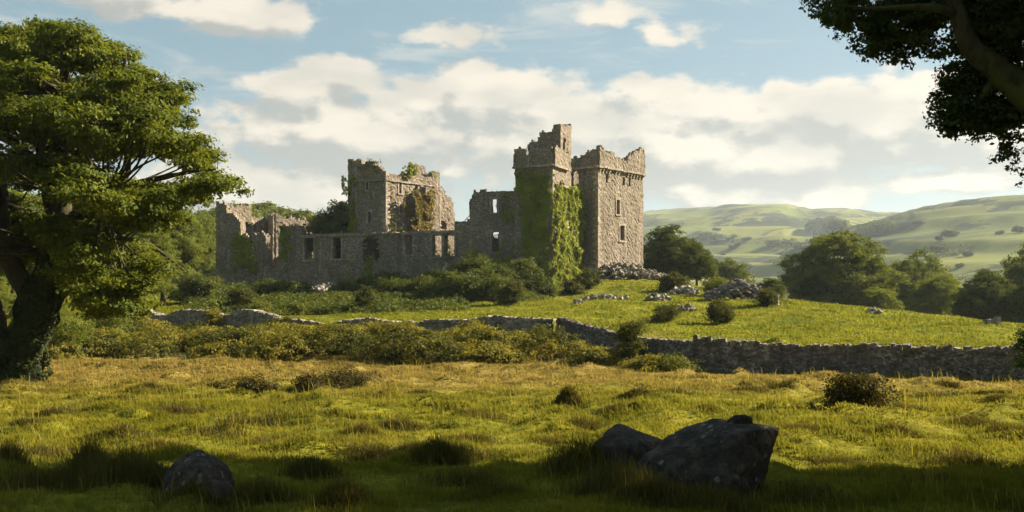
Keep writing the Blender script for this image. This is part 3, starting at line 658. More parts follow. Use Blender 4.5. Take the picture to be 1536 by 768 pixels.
# ------------------------------------------------------------------ ivy: creepers hanging on the masonry
def inpoly(x, y, poly):
    ins = np.zeros(len(x), bool); n = len(poly)
    for i in range(n):
        x0, y0 = poly[i]; x1, y1 = poly[(i + 1) % n]
        c = ((y0 > y) != (y1 > y)) & (x < (x1 - x0) * (y - y0) / (y1 - y0 + 1e-12) + x0); ins ^= c
    return ins
def ivy(label, A, B, polys, mat='ivy', dens=90, leaf=.22, thick=.3, seed=1, gap=.42, group='ivy on the castle walls', out=0.0, cat='ivy'):
    rs = np.random.default_rng(seed); d, L = unit(A, B); A = np.array(A, float); n = np.array([-d[1], d[0]]); A = A - n * out; acc = Acc()
    for poly in polys:
        PS = [(at_px(A, d, px), 0) for px, py in poly]; PZ = [zpx(A, d, s[0], py) for s, (px, py) in zip(PS, poly)]
        pl = [(s[0], z) for s, z in zip(PS, PZ)]; s0, s1 = min(p[0] for p in pl), max(p[0] for p in pl); z0, z1_ = min(p[1] for p in pl), max(p[1] for p in pl)
        N_ = int((s1 - s0) * (z1_ - z0) * dens); s = rs.uniform(s0 - .3, s1 + .3, N_); z = rs.uniform(z0 - .3, z1_ + .3, N_)
        ws = (fbm(s / .8, z / .8, seed, 3)) * 2.6; wz_ = (fbm(s / .8 + 9, z / .8, seed + 3, 3)) * 3.0
        k = inpoly(s + ws, z + wz_, pl) & (vnoise(s / .5, z / .7, seed + 9) * .7 + vnoise(s / 1.7, z / 2.2, seed + 8) * .5 > gap * rs.uniform(.6, 1.2, N_))
        s, z = s[k], z[k]
        t = -(.03 + thick * (vnoise(s / .7, z / .6, seed + 4) ** 1.5) * rs.uniform(.5, 1, len(s)))
        P = np.stack([A[0] + d[0] * s + n[0] * t, A[1] + d[1] * s + n[1] * t, z], -1)
        Nn = np.array([-n[0], -n[1], .5]) + rs.normal(size=(len(s), 3)) * .5
        acc.add(*leaves(P, Nn, leaf, rs, .8, rnd=np.clip(vnoise(s / .9, z / .9, seed + 6) * .7 + rs.random(len(s)) * .3, 0, 1)))
    P0 = np.concatenate(acc.V); loc = (float(P0[:, 0].mean()), float(P0[:, 1].mean()), float(P0[:, 2].min()))
    o = link('ivy', acc.mesh('ivy', M[mat], loc), None, loc); return tag(o, label, cat, group)
ivy('thick ivy sheet covering the shaded left face of the square tower', T3, T0, [[(776, 257), (790, 260), (806, 256), (826, 258), (829, 300), (829, 445), (770, 445), (779, 410), (776, 380), (786, 372), (784, 340), (775, 320)]], 'ivy', 190, .24, .75, 3, .44)
ivy('bright ivy covering the sunlit right face of the square tower', T0, T1b, [[(830, 275), (838, 278), (846, 285), (853, 275), (862, 282), (874, 292), (872, 340), (868, 380), (876, 445), (828, 450), (829, 340)]], 'ivy', 190, .24, .75, 4, .44)
ivy('dark ivy column climbing the left edge of the great house', G3, G0, [[(519, 268), (526, 262), (532, 275), (531, 310), (534, 345), (535, 365), (516, 350), (519, 320)]], 'ivy', 220, .24, .6, 5, .2)
ivy('dry brown creeper on the projecting flue of the great house', B0, B1, [[(618, 290), (626, 283), (640, 287), (652, 300), (652, 345), (622, 346), (620, 320)]], 'dryivy', 200, .22, .4, 6, .3)
ivy('thin yellow green creeper streaking the lit face of the great house', G0, G1, [[(585, 275), (589, 275), (590, 340), (586, 343)], [(604, 300), (618, 292), (616, 312), (607, 330)]], 'dryivy', 110, .2, .15, 7, .45)
ivy('green creeper mound along the ledge above the curtain wall', G0 + gN * .4, G0 + gN * .4 + DL * 5, [[(590, 347), (592, 338), (600, 338), (612, 345), (618, 350)]], 'bright', 240, .2, .5, 8, .2)
ivy('dark ivy hanging on the pier of the broken corner wall', WL, Wk, [[(421, 342), (431, 337), (437, 350), (436, 395), (430, 402), (424, 398), (418, 370)]], 'ivy', 200, .22, .35, 9, .2)
ivy('dark ivy patch on the low front of the corner wall', WL, Wk, [[(350, 356), (360, 350), (372, 356), (386, 365), (384, 400), (372, 408), (352, 402)], [(376, 385), (395, 395), (385, 410), (370, 405)]], 'ivy', 160, .22, .3, 10, .38)
ivy('ivy trailing down from the broken arch in the curtain wall', Wk, Wm, [[(546, 386), (566, 388), (564, 420), (545, 425)], [(525, 395), (532, 400), (530, 425), (522, 425)]], 'ivy', 170, .22, .3, 11, .3)
ivy('ivy spilling through the last window of the curtain wall', Wk, Wm, [[(648, 380), (655, 374), (664, 386), (650, 392)], [(667, 352), (680, 352), (681, 384), (668, 386)]], 'bright', 150, .2, .3, 12, .4)
ivy('ivy tuft on the broken parapet of the great house', G0, G1, [[(603, 262), (606, 248), (612, 240), (620, 241), (622, 250), (618, 263)]], 'ivy', 260, .22, .7, 13, .15)
ivy('small ivy tuft in the gap of the great house parapet', G0, G1, [[(637, 263), (641, 259), (648, 258), (650, 266)]], 'ivy', 240, .2, .5, 14, .15)
ivy('yellow weeds along the ragged crest of the great house', G3, G0, [[(539, 243), (548, 246), (560, 243), (573, 257), (560, 256), (545, 254)]], 'dryivy', 160, .2, .5, 15, .3)
ivy('golden weeds inside the battlement of the square tower', T2 + TN * 0, T1, [[(788, 232), (792, 220), (804, 216), (808, 232)]], 'dryivy', 200, .2, .4, 16, .3)
ivy('ivy patch on the inner end of the hall wall', Wm, WR, [[(747, 322), (757, 300), (770, 292), (773, 335), (762, 345), (754, 335)]], 'ivy', 120, .2, .25, 17, .45)
ivy('ivy at the foot of the hall wall beside the square tower', Wm, WR, [[(690, 400), (705, 375), (715, 395), (735, 398), (748, 372), (765, 378), (790, 420), (780, 440), (690, 440)]], 'ivy', 160, .24, .6, 18, .3)

# ------------------------------------------------------------------ stones, rubble and field walls
def cube_sphere(n=3):
    b = bmesh.new(); bmesh.ops.create_cube(b, size=1); bmesh.ops.subdivide_edges(b, edges=b.edges[:], cuts=n - 1, use_grid_fill=True)
    V = np.array([v.co[:] for v in b.verts]); f = np.array([[v.index for v in q.verts] for q in b.faces]); b.free(); return V, f
SV, SF = cube_sphere(2)
def stones(acc, pos, size, rs, rotz=None, rnd_=.45, tilt=.15):
    """lumpy field stones: pos (n,3), size (n,3)"""
    for i in range(len(pos)):
        v = SV * (1 - rnd_ * .35 * (np.linalg.norm(SV, axis=1, keepdims=True) * 1.2 - .6)) + rs.normal(size=SV.shape) * .055
        v = v * size[i]; a = (rotz[i] if rotz is not None else rs.uniform(0, 6.3)); t = rs.normal() * tilt
        c, s = math.cos(t), math.sin(t); v = np.c_[v[:, 0], v[:, 1] * c - v[:, 2] * s, v[:, 1] * s + v[:, 2] * c]
        t = rs.normal() * tilt; c, s = math.cos(t), math.sin(t); v = np.c_[v[:, 0] * c + v[:, 2] * s, v[:, 1], -v[:, 0] * s + v[:, 2] * c]
        c, s = math.cos(a), math.sin(a); v = np.c_[v[:, 0] * c - v[:, 1] * s, v[:, 0] * s + v[:, 1] * c, v[:, 2]]
        acc.add(v + pos[i], SF)
def field_wall(label, line, heights, seed, sw=.21, sh=.115, th=.5, cope=True, mat='drystone', collapse=0.0):
    """dry stone wall along a ground polyline; heights per vertex; courses of stones with upright coping"""
    rs = np.random.default_rng(seed); line = np.array(line, float); seg = np.linalg.norm(np.diff(line, axis=0), axis=1); cum = np.r_[0, np.cumsum(seg)]; L = cum[-1]
    at = lambda s: np.array([np.interp(s, cum, line[:, 0]), np.interp(s, cum, line[:, 1])])
    S_s = np.arange(0, L, .25); G = np.array([at(s) for s in S_s]); gzz = zg(G[:, 0], G[:, 1], False)
    acc = Acc(); core = Acc(); P = []; Z = []; A_ = []
    hfun = lambda s: np.interp(s, cum, heights) * (1 - collapse * max(0, (vnoise(s / 3.0, 0.5, seed) - .45)) * 2)
    for face in (-1, 1):
        z = -.1; row = 0
        while z < max(heights):
            s = rs.uniform(0, .2)
            while s < L:
                w = sw * rs.uniform(.6, 1.6); h = hfun(s)
                if z < h + rs.normal() * .04:
                    p = at(s + w / 2); t = at(min(L, s + w)) - at(max(0, s)); t = t / (np.linalg.norm(t) + 1e-9); nn = np.array([-t[1], t[0]])
                    g = np.interp(s, S_s, gzz); q = p + nn * face * (th / 2 - .10 - .12 * z / max(heights)) + nn * rs.normal() * .02
                    P.append((q[0], q[1], g + z + sh * .5)); Z.append((w * 1.04, .28 * rs.uniform(.8, 1.2), sh * rs.uniform(.85, 1.35))); A_.append(math.atan2(t[1], t[0]))
                s += w
            z += sh * .98; row += 1
    s = 0
    while s < L:
        w = rs.uniform(.12, .26) if cope else sw * rs.uniform(.8, 1.4); p = at(s); t = at(min(L, s + .2)) - at(max(0, s - .2)); g = np.interp(s, S_s, gzz); h = hfun(s)
        hh = rs.uniform(.16, .36) * (1.7 if rs.random() < .18 else 1) if cope else sh * 1.2
        P.append((p[0], p[1], g + h + hh * .38)); Z.append((w, th * rs.uniform(.7, .95), hh)); A_.append(math.atan2(t[1], t[0])); s += w * 1.02
    stones(acc, np.array(P), np.array(Z), rs, A_, tilt=.09)
    o = link('dry_stone_wall', acc.mesh('dry_stone_wall', M[mat])); tag(o, label, 'stone wall', 'dry stone field walls')
    for i in range(len(S_s) - 1):       # earth and small hearting inside the wall
        a0, a1 = G[i], G[i + 1]; t = (a1 - a0) / (np.linalg.norm(a1 - a0) + 1e-9); nn = np.array([-t[1], t[0]]); h = max(.12, hfun(S_s[i]) - .12); k = th / 2 - .2
        boxbar(core, a0, t, nn, 0, .252, gzz[i] - .3, gzz[i] + h - .004 * (i % 2), -k - .003 * (i % 2), k)
    link('hearting', core.mesh('hearting', M['core']), o)
    return o
def gpt(px, D): return ((px - 768) / F * D, D)
field_wall('long dark dry stone wall with upright coping on the right of the field', [gpt(1600, 41.4), gpt(1500, 42.9), gpt(1400, 44.0), gpt(1300, 45.2), gpt(1200, 46.2), gpt(1110, 47.0), gpt(1040, 47.8)], [1.22, 1.2, 1.18, 1.14, 1.14, 1.22, 1.32], 1)
field_wall('middle dry stone wall climbing the bank behind the tall bush', [gpt(1040, 48.1), gpt(1000, 50), gpt(950, 52.8), gpt(900, 56), gpt(862, 58.4), gpt(840, 60)], [1.25, 1.15, 1.0, .95, .95, 1.0], 2, cope=False)
field_wall('pale tumbled stone wall running below the castle to the gap', [gpt(829, 59.4), gpt(790, 60), gpt(740, 60.6), gpt(700, 61), gpt(640, 61.5), gpt(580, 62), gpt(520, 63), gpt(470, 64), gpt(430, 65)], [.95, .95, 1.05, .8, .8, .85, .95, 1.1, .95], 3, .26, .15, .7, False, 'rubble', .55)
field_wall('leftmost tumbled stone wall on top of the overgrown bank', [gpt(427, 66.5), gpt(405, 68.0), gpt(380, 69), gpt(340, 70), (gpt(300, 71)), gpt(262, 72), gpt(236, 73), gpt(190, 75)], [.7, .9, 1.1, 1.0, .9, .9, .8, .5], 4, .26, .15, .7, False, 'rubble', .8)

def heap(label, px, py, D, w, dpt, h, n, seed, size=(.18, .5), mat='rubble', name='rubble_heap', cat='rubble', grp='heaps of fallen stone'):
    rs = np.random.default_rng(seed); x, y = gpt(px, D); g = z1(x, y); P = []; Z = []
    u = np.clip(rs.normal(size=(n, 2)) * .30, -.62, .62); rr = np.hypot(u[:, 0], u[:, 1]); X = x + u[:, 0] * w; Y = y + u[:, 1] * dpt; gg = zg(X, Y, False)
    zz = gg + np.maximum(0, 1 - rr) * h * rs.random(n) ** .5; s = rs.uniform(*size, n)
    acc = Acc(); stones(acc, np.c_[X, Y, zz], np.c_[s, s * rs.uniform(.5, .9, n), s * rs.uniform(.35, .75, n)], rs, tilt=.5)
    o = link(name, acc.mesh(name, M[mat], (x, y, g)), None, (x, y, g)); return tag(o, label, cat, grp, 'stuff')
heap('bank of fallen masonry against the foot of the keep', 930, 420, 110.5, 9, 3.0, 1.9, 620, 1, (.16, .5))
heap('spill of rubble down from the right corner of the keep', 978, 423, 112, 4.5, 3, 1.0, 260, 2)
heap('dark rubble mound with a ruined stub on the pasture skyline', 1108, 452, 88, 4.6, 2.2, 1.9, 420, 3, mat='drystone')
heap('scatter of pale stones on the bright slope under the square tower', 905, 445, 92, 3.4, 1.6, .5, 60, 4, (.2, .5))
heap('small pale stones on the slope left of the round bush', 985, 452, 88, 1.8, 1.4, .8, 45, 5, (.2, .5))
heap('low flat rocks showing in the pasture behind the round bushes', 1027, 464, 78, 1.8, .8, .35, 30, 6, (.25, .6))
heap('tumbled rocks beside the pale bush under the keep', 1030, 438, 96, 2.6, 1.4, .8, 60, 7, (.25, .6))
heap('small cairn of stones on the brow of the pasture', 1310, 478, 74, .9, .6, .45, 24, 8, (.18, .42))
heap('fallen slabs below the arched opening of the curtain wall', 490, 436, 105, 6, 2.5, .9, 110, 9, (.3, .95))
heap('grey rubble under the curtain wall right of the fallen slabs', 560, 438, 104, 5, 2, .7, 80, 10, (.25, .7))
# lone block, posts, fallen beams
def lone_stone(label, px, D, w, h, seed, mat='rubble', dz=0, name='standing_stone', cat='stone', grp=None):
    rs = np.random.default_rng(seed); x, y = gpt(px, D); g = z1(x, y); acc = Acc(); v, f = cube_sphere(4)
    v = v * (1 - .10 * (np.linalg.norm(v, axis=1, keepdims=True) - .5)) + rs.normal(size=v.shape) * .025; v = v * (w, w * .7, h + .3) + (0, 0, (h + .3) / 2 - .3)
    acc.add(v, f); o = link(name, acc.mesh(name, M[mat]), None, (x, y, g)); o.rotation_euler = (0, .04, rs.uniform(0, 1)); return tag(o, label, cat, grp)
a = Acc(); x, y = gpt(1492, 66); g = z1(x, y); wall(a, (x - .45, y), (x + .45, y + .1), None, 1, .6, g - .4, (), .12, 81, ztop=g + .5, cell=.16); tag(link('ruined_pier', a.mesh('ruined_pier', M['rubble'])), 'short ruined stone pier alone at the far edge of the pasture', 'ruin')
lone_stone('upright grey stone at the right side of the round bush on the skyline', 1166, 81, .35, .9, 3)
lone_stone('single white stone lying on the grass below the square tower', 867, 86, .7, .4, 4)
lone_stone('tiny dark stone alone in the middle of the bright pasture', 1288, 57, .4, .18, 5, 'drystone')
def beam(label, p0, p1, r, seed):
    rs = np.random.default_rng(seed); a = Acc(); m = (np.array(p0) + np.array(p1)) / 2 + [0, 0, .06]; tube(a, [p0, m, p1], [r, r * .9, r * .7], 7, rs, .08)
    return tag(link('fallen_beam', a.mesh('fallen_beam', M['timber'], p0), None, p0), label, 'timber', 'weathered timbers among the undergrowth')
beam('pale bent timber leaning from the curtain wall window into the bushes', pt(671, 396, 105), pt(655, 432, 103.5), .2, 1)
beam('thin pale pole lying slantwise on the dark bushes', pt(614, 424, 102), pt(648, 439, 101), .07, 2)
beam('fallen pole lying over the slabs below the castle', pt(470, 446, 102), pt(500, 428, 105), .14, 3)
tag(beam('thin dark stick jutting over the left end of the hall wall', pt(697, 332, 107), pt(704, 324, 107.2), .05, 4), None)
# ------------------------------------------------------------------ boulders
def boulder(name, label, pts, loc, seed, vox=.035, amp=.03, grp='dark lichened boulders in the foreground'):
    b = bmesh.new()
    for p in pts: b.verts.new(p)
    bmesh.ops.convex_hull(b, input=b.verts[:]); me = bpy.data.meshes.new(name); b.to_mesh(me); b.free()
    tmp = bpy.data.objects.new('tmp_rock', me); C.objects.link(tmp); md = tmp.modifiers.new('r', 'REMESH'); md.mode = 'VOXEL'; md.voxel_size = vox
    md2 = tmp.modifiers.new('s', 'SMOOTH'); md2.iterations = 0
    dg = bpy.context.evaluated_depsgraph_get(); dg.update(); nm = bpy.data.meshes.new_from_object(tmp.evaluated_get(dg)); bpy.data.objects.remove(tmp)
    V = np.empty(len(nm.vertices) * 3); nm.vertices.foreach_get('co', V); V = V.reshape(-1, 3); Nn = np.empty_like(V).ravel(); nm.vertices.foreach_get('normal', Nn); Nn = Nn.reshape(-1, 3)
    q = V + seed * 3.7
    dsp = (fbm(q[:, 0] * 1.4 + q[:, 2], q[:, 1] * 1.4 - q[:, 2] * .7, seed, 5) * 1.1 + fbm(q[:, 0] * 5 + q[:, 2] * 3, q[:, 2] * 6 + q[:, 1] * 4, seed + 4, 4) * 1.5)
    ledge = np.abs(((q[:, 2] * .9 + q[:, 0] * .45 + fbm(q[:, 0], q[:, 1], seed, 2)) * 2.1) % 1 - .5)
    V = V + Nn * (dsp * amp - np.maximum(0, .06 - ledge)[:, None].ravel() * .35)[:, None]
    V -= np.array(loc); nm.vertices.foreach_set('co', V.ravel()); nm.polygons.foreach_set('use_smooth', np.ones(len(nm.polygons), bool)); nm.materials.clear(); nm.materials.append(M['boulder']); nm.name = name; nm.update()
    return tag(link(name, nm, None, loc), label, 'boulder', grp)
P = pt
big = [P(1112, 648, 16.3), P(1100, 720, 16.0), P(1075, 765, 15.9), P(1169, 641, 17.0), P(1150, 705, 16.9), P(1140, 750, 16.9), P(1069, 628, 17.2), P(1027, 640, 17.4), P(996, 658, 17.2), P(960, 690, 16.9), P(940, 712, 16.8), P(940, 750, 16.7),
       P(1005, 755, 16.2), P(1129, 634, 17.0), P(1150, 640, 18.0), P(1060, 636, 18.4), P(990, 670, 18.2), P(960, 725, 18.2), P(1130, 715, 18.3)]
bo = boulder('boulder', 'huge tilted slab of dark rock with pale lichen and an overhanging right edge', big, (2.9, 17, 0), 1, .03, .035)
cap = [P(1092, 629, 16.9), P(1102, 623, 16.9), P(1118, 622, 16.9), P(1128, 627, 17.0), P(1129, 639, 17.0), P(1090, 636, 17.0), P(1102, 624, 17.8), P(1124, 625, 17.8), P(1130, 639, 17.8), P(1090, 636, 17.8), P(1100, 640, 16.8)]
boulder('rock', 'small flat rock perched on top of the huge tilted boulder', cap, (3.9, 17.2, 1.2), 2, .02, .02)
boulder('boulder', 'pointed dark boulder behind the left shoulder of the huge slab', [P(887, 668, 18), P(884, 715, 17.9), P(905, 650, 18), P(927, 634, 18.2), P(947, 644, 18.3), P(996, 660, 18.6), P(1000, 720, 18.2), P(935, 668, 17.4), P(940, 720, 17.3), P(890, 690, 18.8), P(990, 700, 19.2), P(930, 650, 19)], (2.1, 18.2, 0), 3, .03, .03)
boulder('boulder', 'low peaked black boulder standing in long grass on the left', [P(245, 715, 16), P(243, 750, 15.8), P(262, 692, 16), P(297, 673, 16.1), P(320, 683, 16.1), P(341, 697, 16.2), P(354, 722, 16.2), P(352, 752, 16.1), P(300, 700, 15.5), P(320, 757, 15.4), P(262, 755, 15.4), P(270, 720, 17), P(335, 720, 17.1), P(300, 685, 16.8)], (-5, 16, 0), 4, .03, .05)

# ------------------------------------------------------------------ shrubs
def shrub_mesh(seed, w, h, leaf, mat, dens=60, n=12, upright=False):
    rs = np.random.default_rng(seed); bl = []; w *= 1.3; h *= 1.08
    for i in range(n):
        th = rs.uniform(0, 6.28); q = rs.uniform(0, 1) ** .6; zf = rs.uniform(.15, .82); k = (1 - zf * (.75 if upright else .55))
        br = w * rs.uniform(.16, .30); bl.append((math.cos(th) * q * w * .36 * k, math.sin(th) * q * w * .36 * k, h * zf, br, br, max(h * .14, br * .7)))
    a = Acc(); crown(a, bl, leaf, dens, rs, cl=max(leaf * 1.3, w * .09), shell=(.3, 1.1)); s = Acc()
    for k in range(4):
        b = bl[k]; tube(s, [(0, 0, -.2), (b[0] * .4, b[1] * .4, b[2] * .5), b[:3]], [.05 * w ** .5, .035 * w ** .5, .015], 5)
    return a.mesh('foliage', M[mat]), s.mesh('stem', M['bark'])
SH = {}
def shrub(name, label, px, D, w, h, mat='shrub', seed=1, cat='bush', grp='bushes', dens=70, n=12, leaf=None, upright=False, sink=.1):
    leaf = leaf or max(.09, D * .0021); x, y = gpt(px, D); ms = shrub_mesh(seed * 7 + 3, w, h, leaf, mat, dens, n, upright)
    t = empty(name, (x, y, z1(x, y) - sink), label, cat, grp, 0); link('stem', ms[1], t); link('foliage', ms[0], t); return t
# px, D, width, height
shrub('bush', 'tall dark green bush standing at the middle field wall', 948, 50.5, 1.9, 2.5, 'shrub', 1, n=18, upright=True, dens=110)
shrub('bush', 'dark round bush on the slope behind the tall wall bush', 1000, 68, 2.1, 1.5, 'shrub', 2)
shrub('bush', 'round bush casting a shadow in the middle of the bright pasture', 1082, 67, 2.2, 1.5, 'shrub', 3, n=16, dens=90)
shrub('bush', 'olive bush on the skyline beside the dark rubble mound', 1150, 80, 2.2, 1.4, 'shrub', 4)
shrub('bush', 'olive bush beside the right corner of the keep', 1010, 99, 2.8, 1.8, 'shrub', 5)
shrub('bush', 'low yellow green bush left of the dark rubble mound', 1082, 93, 3.0, 1.3, 'bright', 6)
shrub('bush', 'small light green bush alone on the grass below the curtain wall', 550, 78, 1.8, 2.1, 'shrub', 7, upright=True, n=16)
shrub('bush', 'pale leafy bush in front of the ivied square tower', 765, 84, 2.4, 1.8, 'shrub', 8)
shrub('bush', 'bright green bush just behind the leftmost field wall', 392, 74, 1.6, 1.3, 'bright', 9)
shrub('bush', 'mid green bush left of the bright bush behind the leftmost wall', 362, 80, 2.4, 1.9, 'shrub', 10)
shrub('bush', 'small bright bush behind the low end of the tumbled wall', 449, 77, 1.1, 1.0, 'bright', 11)
shrub('bush', 'dark bush at the far left foot of the castle corner', 292, 88, 3.6, 2.6, 'dark', 12)
shrub('bush', 'dark low bush left of the castle corner beside the wall', 320, 92, 4.0, 1.8, 'dark', 13)
shrub('bush', 'yellow green weed clump growing out of the leftmost wall', 318, 69.4, 1.3, 1.5, 'bank', 14)
shrub('bush', 'glossy dark bush cut off by the right edge above the field wall', 1544, 36, 1.2, 1.9, 'black', 15, n=16, dens=150, sink=-.6)
shrub('bush', 'sunlit weeds growing at the corner of the right field wall', 1020, 46.4, 2.0, .9, 'bright', 16)
shrub('bush', 'golden weed clump against the middle of the tumbled wall', 560, 61.2, 2.4, .9, 'bank', 17)
shrub('bush', 'golden weed clump near the right end of the tumbled wall', 712, 59.8, 2.0, .8, 'bank', 18)
shrub('bush', 'straggling green weeds over the collapsed join of the two left walls', 428, 64.8, 2.6, 1.0, 'shrub', 19)
shrub('bush', 'spreading green shrub on the bank at the gap between the walls', 815, 57.2, 2.6, 1.0, 'shrub', 20)
UG = [(352, 99, 4.2, 1.2), (400, 98, 4.4, 1.2), (440, 97, 4, 1.1), (520, 98, 3.2, 1.2), (556, 101, 3.4, 1.5), (590, 102, 3.6, 1.9), (625, 100, 4, 1.5), (655, 101, 3.6, 1.8), (690, 101, 4.4, 2.6), (722, 99, 5.0, 3.6), (712, 94, 4.4, 2.4), (745, 97, 4.4, 2.6),
      (775, 99, 4, 3.4), (800, 98, 4, 2.6), (640, 93, 4.5, 1.6), (600, 94, 4, 1.5), (680, 90, 4.5, 2.0), (745, 90, 4, 2.0), (860, 101, 2.4, 1.6), (880, 103, 2.6, 2.0)]
UL = ['dark bush under the left corner wall of the castle', 'dark bush under the ivied pier of the corner wall', 'dark low bush left of the fallen slabs', 'dark bush right of the fallen slabs', 'dark bush under the broken arch opening', 'tall dark bush under the great house', 'dark bush behind the thin slanting pole', 'dark bush at the foot of the bent timber',
      'tall dark bush at the left foot of the hall wall', 'highest dark bush heaped against the hall wall', 'rounded dark bush before the highest one at the hall wall', 'dark bush between the hall wall and the ivied tower', 'tall dark bush against the ivied tower foot', 'dark bush at the front corner of the ivied tower', 'low dark bush below the thin slanting pole',
      'low dark bush behind the small lone bush', 'dark bush in front of the rounded heap of bushes', 'dark bush behind the pale leafy bush', 'green bush at the lit foot of the ivied tower', 'green bush between the ivied tower and the keep']
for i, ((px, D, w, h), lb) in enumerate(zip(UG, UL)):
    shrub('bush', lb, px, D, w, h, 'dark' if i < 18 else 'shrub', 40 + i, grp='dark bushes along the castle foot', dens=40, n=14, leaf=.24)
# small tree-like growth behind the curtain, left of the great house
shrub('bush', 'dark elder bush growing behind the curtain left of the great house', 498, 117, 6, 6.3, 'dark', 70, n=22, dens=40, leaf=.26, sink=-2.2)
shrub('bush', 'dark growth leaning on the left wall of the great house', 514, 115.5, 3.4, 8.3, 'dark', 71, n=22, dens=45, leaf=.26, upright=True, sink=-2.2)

# mid-field scrub and rush tussocks
shrub('bramble_bush', 'domed dark bramble bush alone in the field before the right wall', 1283, 29.3, 1.75, .95, 'bramble', 81, 'bush', 'brambles in the field', 160, 22, .10)
shrub('bramble_bush', 'tiny dark bramble just left of the domed bramble bush', 1222, 29.8, .5, .32, 'bramble', 82, 'bush', 'brambles in the field', 160, 8, .07)
shrub('bramble_bush', 'ragged bramble clump in the tawny grass on the left of the field', 385, 35, 1.5, .62, 'bramble', 83, 'bush', 'brambles in the field', 130, 16, .09)
shrub('bramble_bush', 'second ragged bramble clump right of the first in tawny grass', 468, 36.5, 1.7, .55, 'bramble', 84, 'bush', 'brambles in the field', 130, 16, .09)
shrub('bramble_bush', 'small low bramble left of the ragged clumps', 325, 37, .8, .3, 'bramble', 85, 'bush', 'brambles in the field', 130, 8, .09)
shrub('bramble_bush', 'long low bramble streak right of the ragged clumps', 515, 38, 2.2, .34, 'bramble', 86, 'bush', 'brambles in the field', 100, 12, .09)

def blades(P, H, Wd_, rs, lean=.35, bias=(0, 0)):
    """bent grass blades: 5 verts, 1 quad + 1 quad-ish tip (degenerate free)"""
    n = len(P); th = rs.uniform(0, 6.283, n); dx, dy = np.cos(th), np.sin(th); ph = rs.uniform(0, 6.283, n); ln = np.abs(rs.normal(size=n)) * lean * H
    lx, ly = np.cos(ph) * ln + bias[0] * H, np.sin(ph) * ln + bias[1] * H
    w = Wd_ * .5
    v0 = P + np.c_[-dx * w, -dy * w, -.03 * np.ones(n)]; v1 = P + np.c_[dx * w, dy * w, -.03 * np.ones(n)]
    mx, my = lx * .35, ly * .35; mz = H * .6
    v2 = P + np.c_[mx + dx * w * .75, my + dy * w * .75, mz]; v3 = P + np.c_[mx - dx * w * .75, my - dy * w * .75, mz]
    v4 = P + np.c_[lx + dx * w * .12, ly + dy * w * .12, H]; v5 = P + np.c_[lx - dx * w * .12, ly - dy * w * .12, H]
    V = np.stack([v0, v1, v2, v3, v4, v5], 1).reshape(-1, 3); b = np.arange(n)[:, None] * 6
    f = np.concatenate([b + [0, 1, 2, 3], b + [3, 2, 4, 5]])
    return V, f
def tussock(label, px, py, w, h, seed, n=900, mat='rush', name='grass_tussock', cat='tussock', dp=.7, lean=.35):
    D = HC * F / (py - YH); x, y = gpt(px, D); rs = np.random.default_rng(seed + 900); u = rs.normal(size=(n, 2)) * .36
    X = x + u[:, 0] * w; Y = y + u[:, 1] * w * dp; r = np.hypot(u[:, 0], u[:, 1]); g = z1(x, y)
    H = h * np.clip(1.05 - r * .8, .25, 1) * rs.uniform(.55, 1.1, n); P = np.c_[X, Y, zg(X, Y)]
    V, f = blades(P, H, max(.010, D * .0008) * rs.uniform(.7, 1.3, n), rs, lean)
    # fan outwards
    o = empty(name, (x, y, g), label, cat, 'rush and grass tussocks in the field'); link('leaves', mesh_np('leaves', V, f, M[mat], np.repeat(rs.random(n), 6), (x, y, g)), o); return o
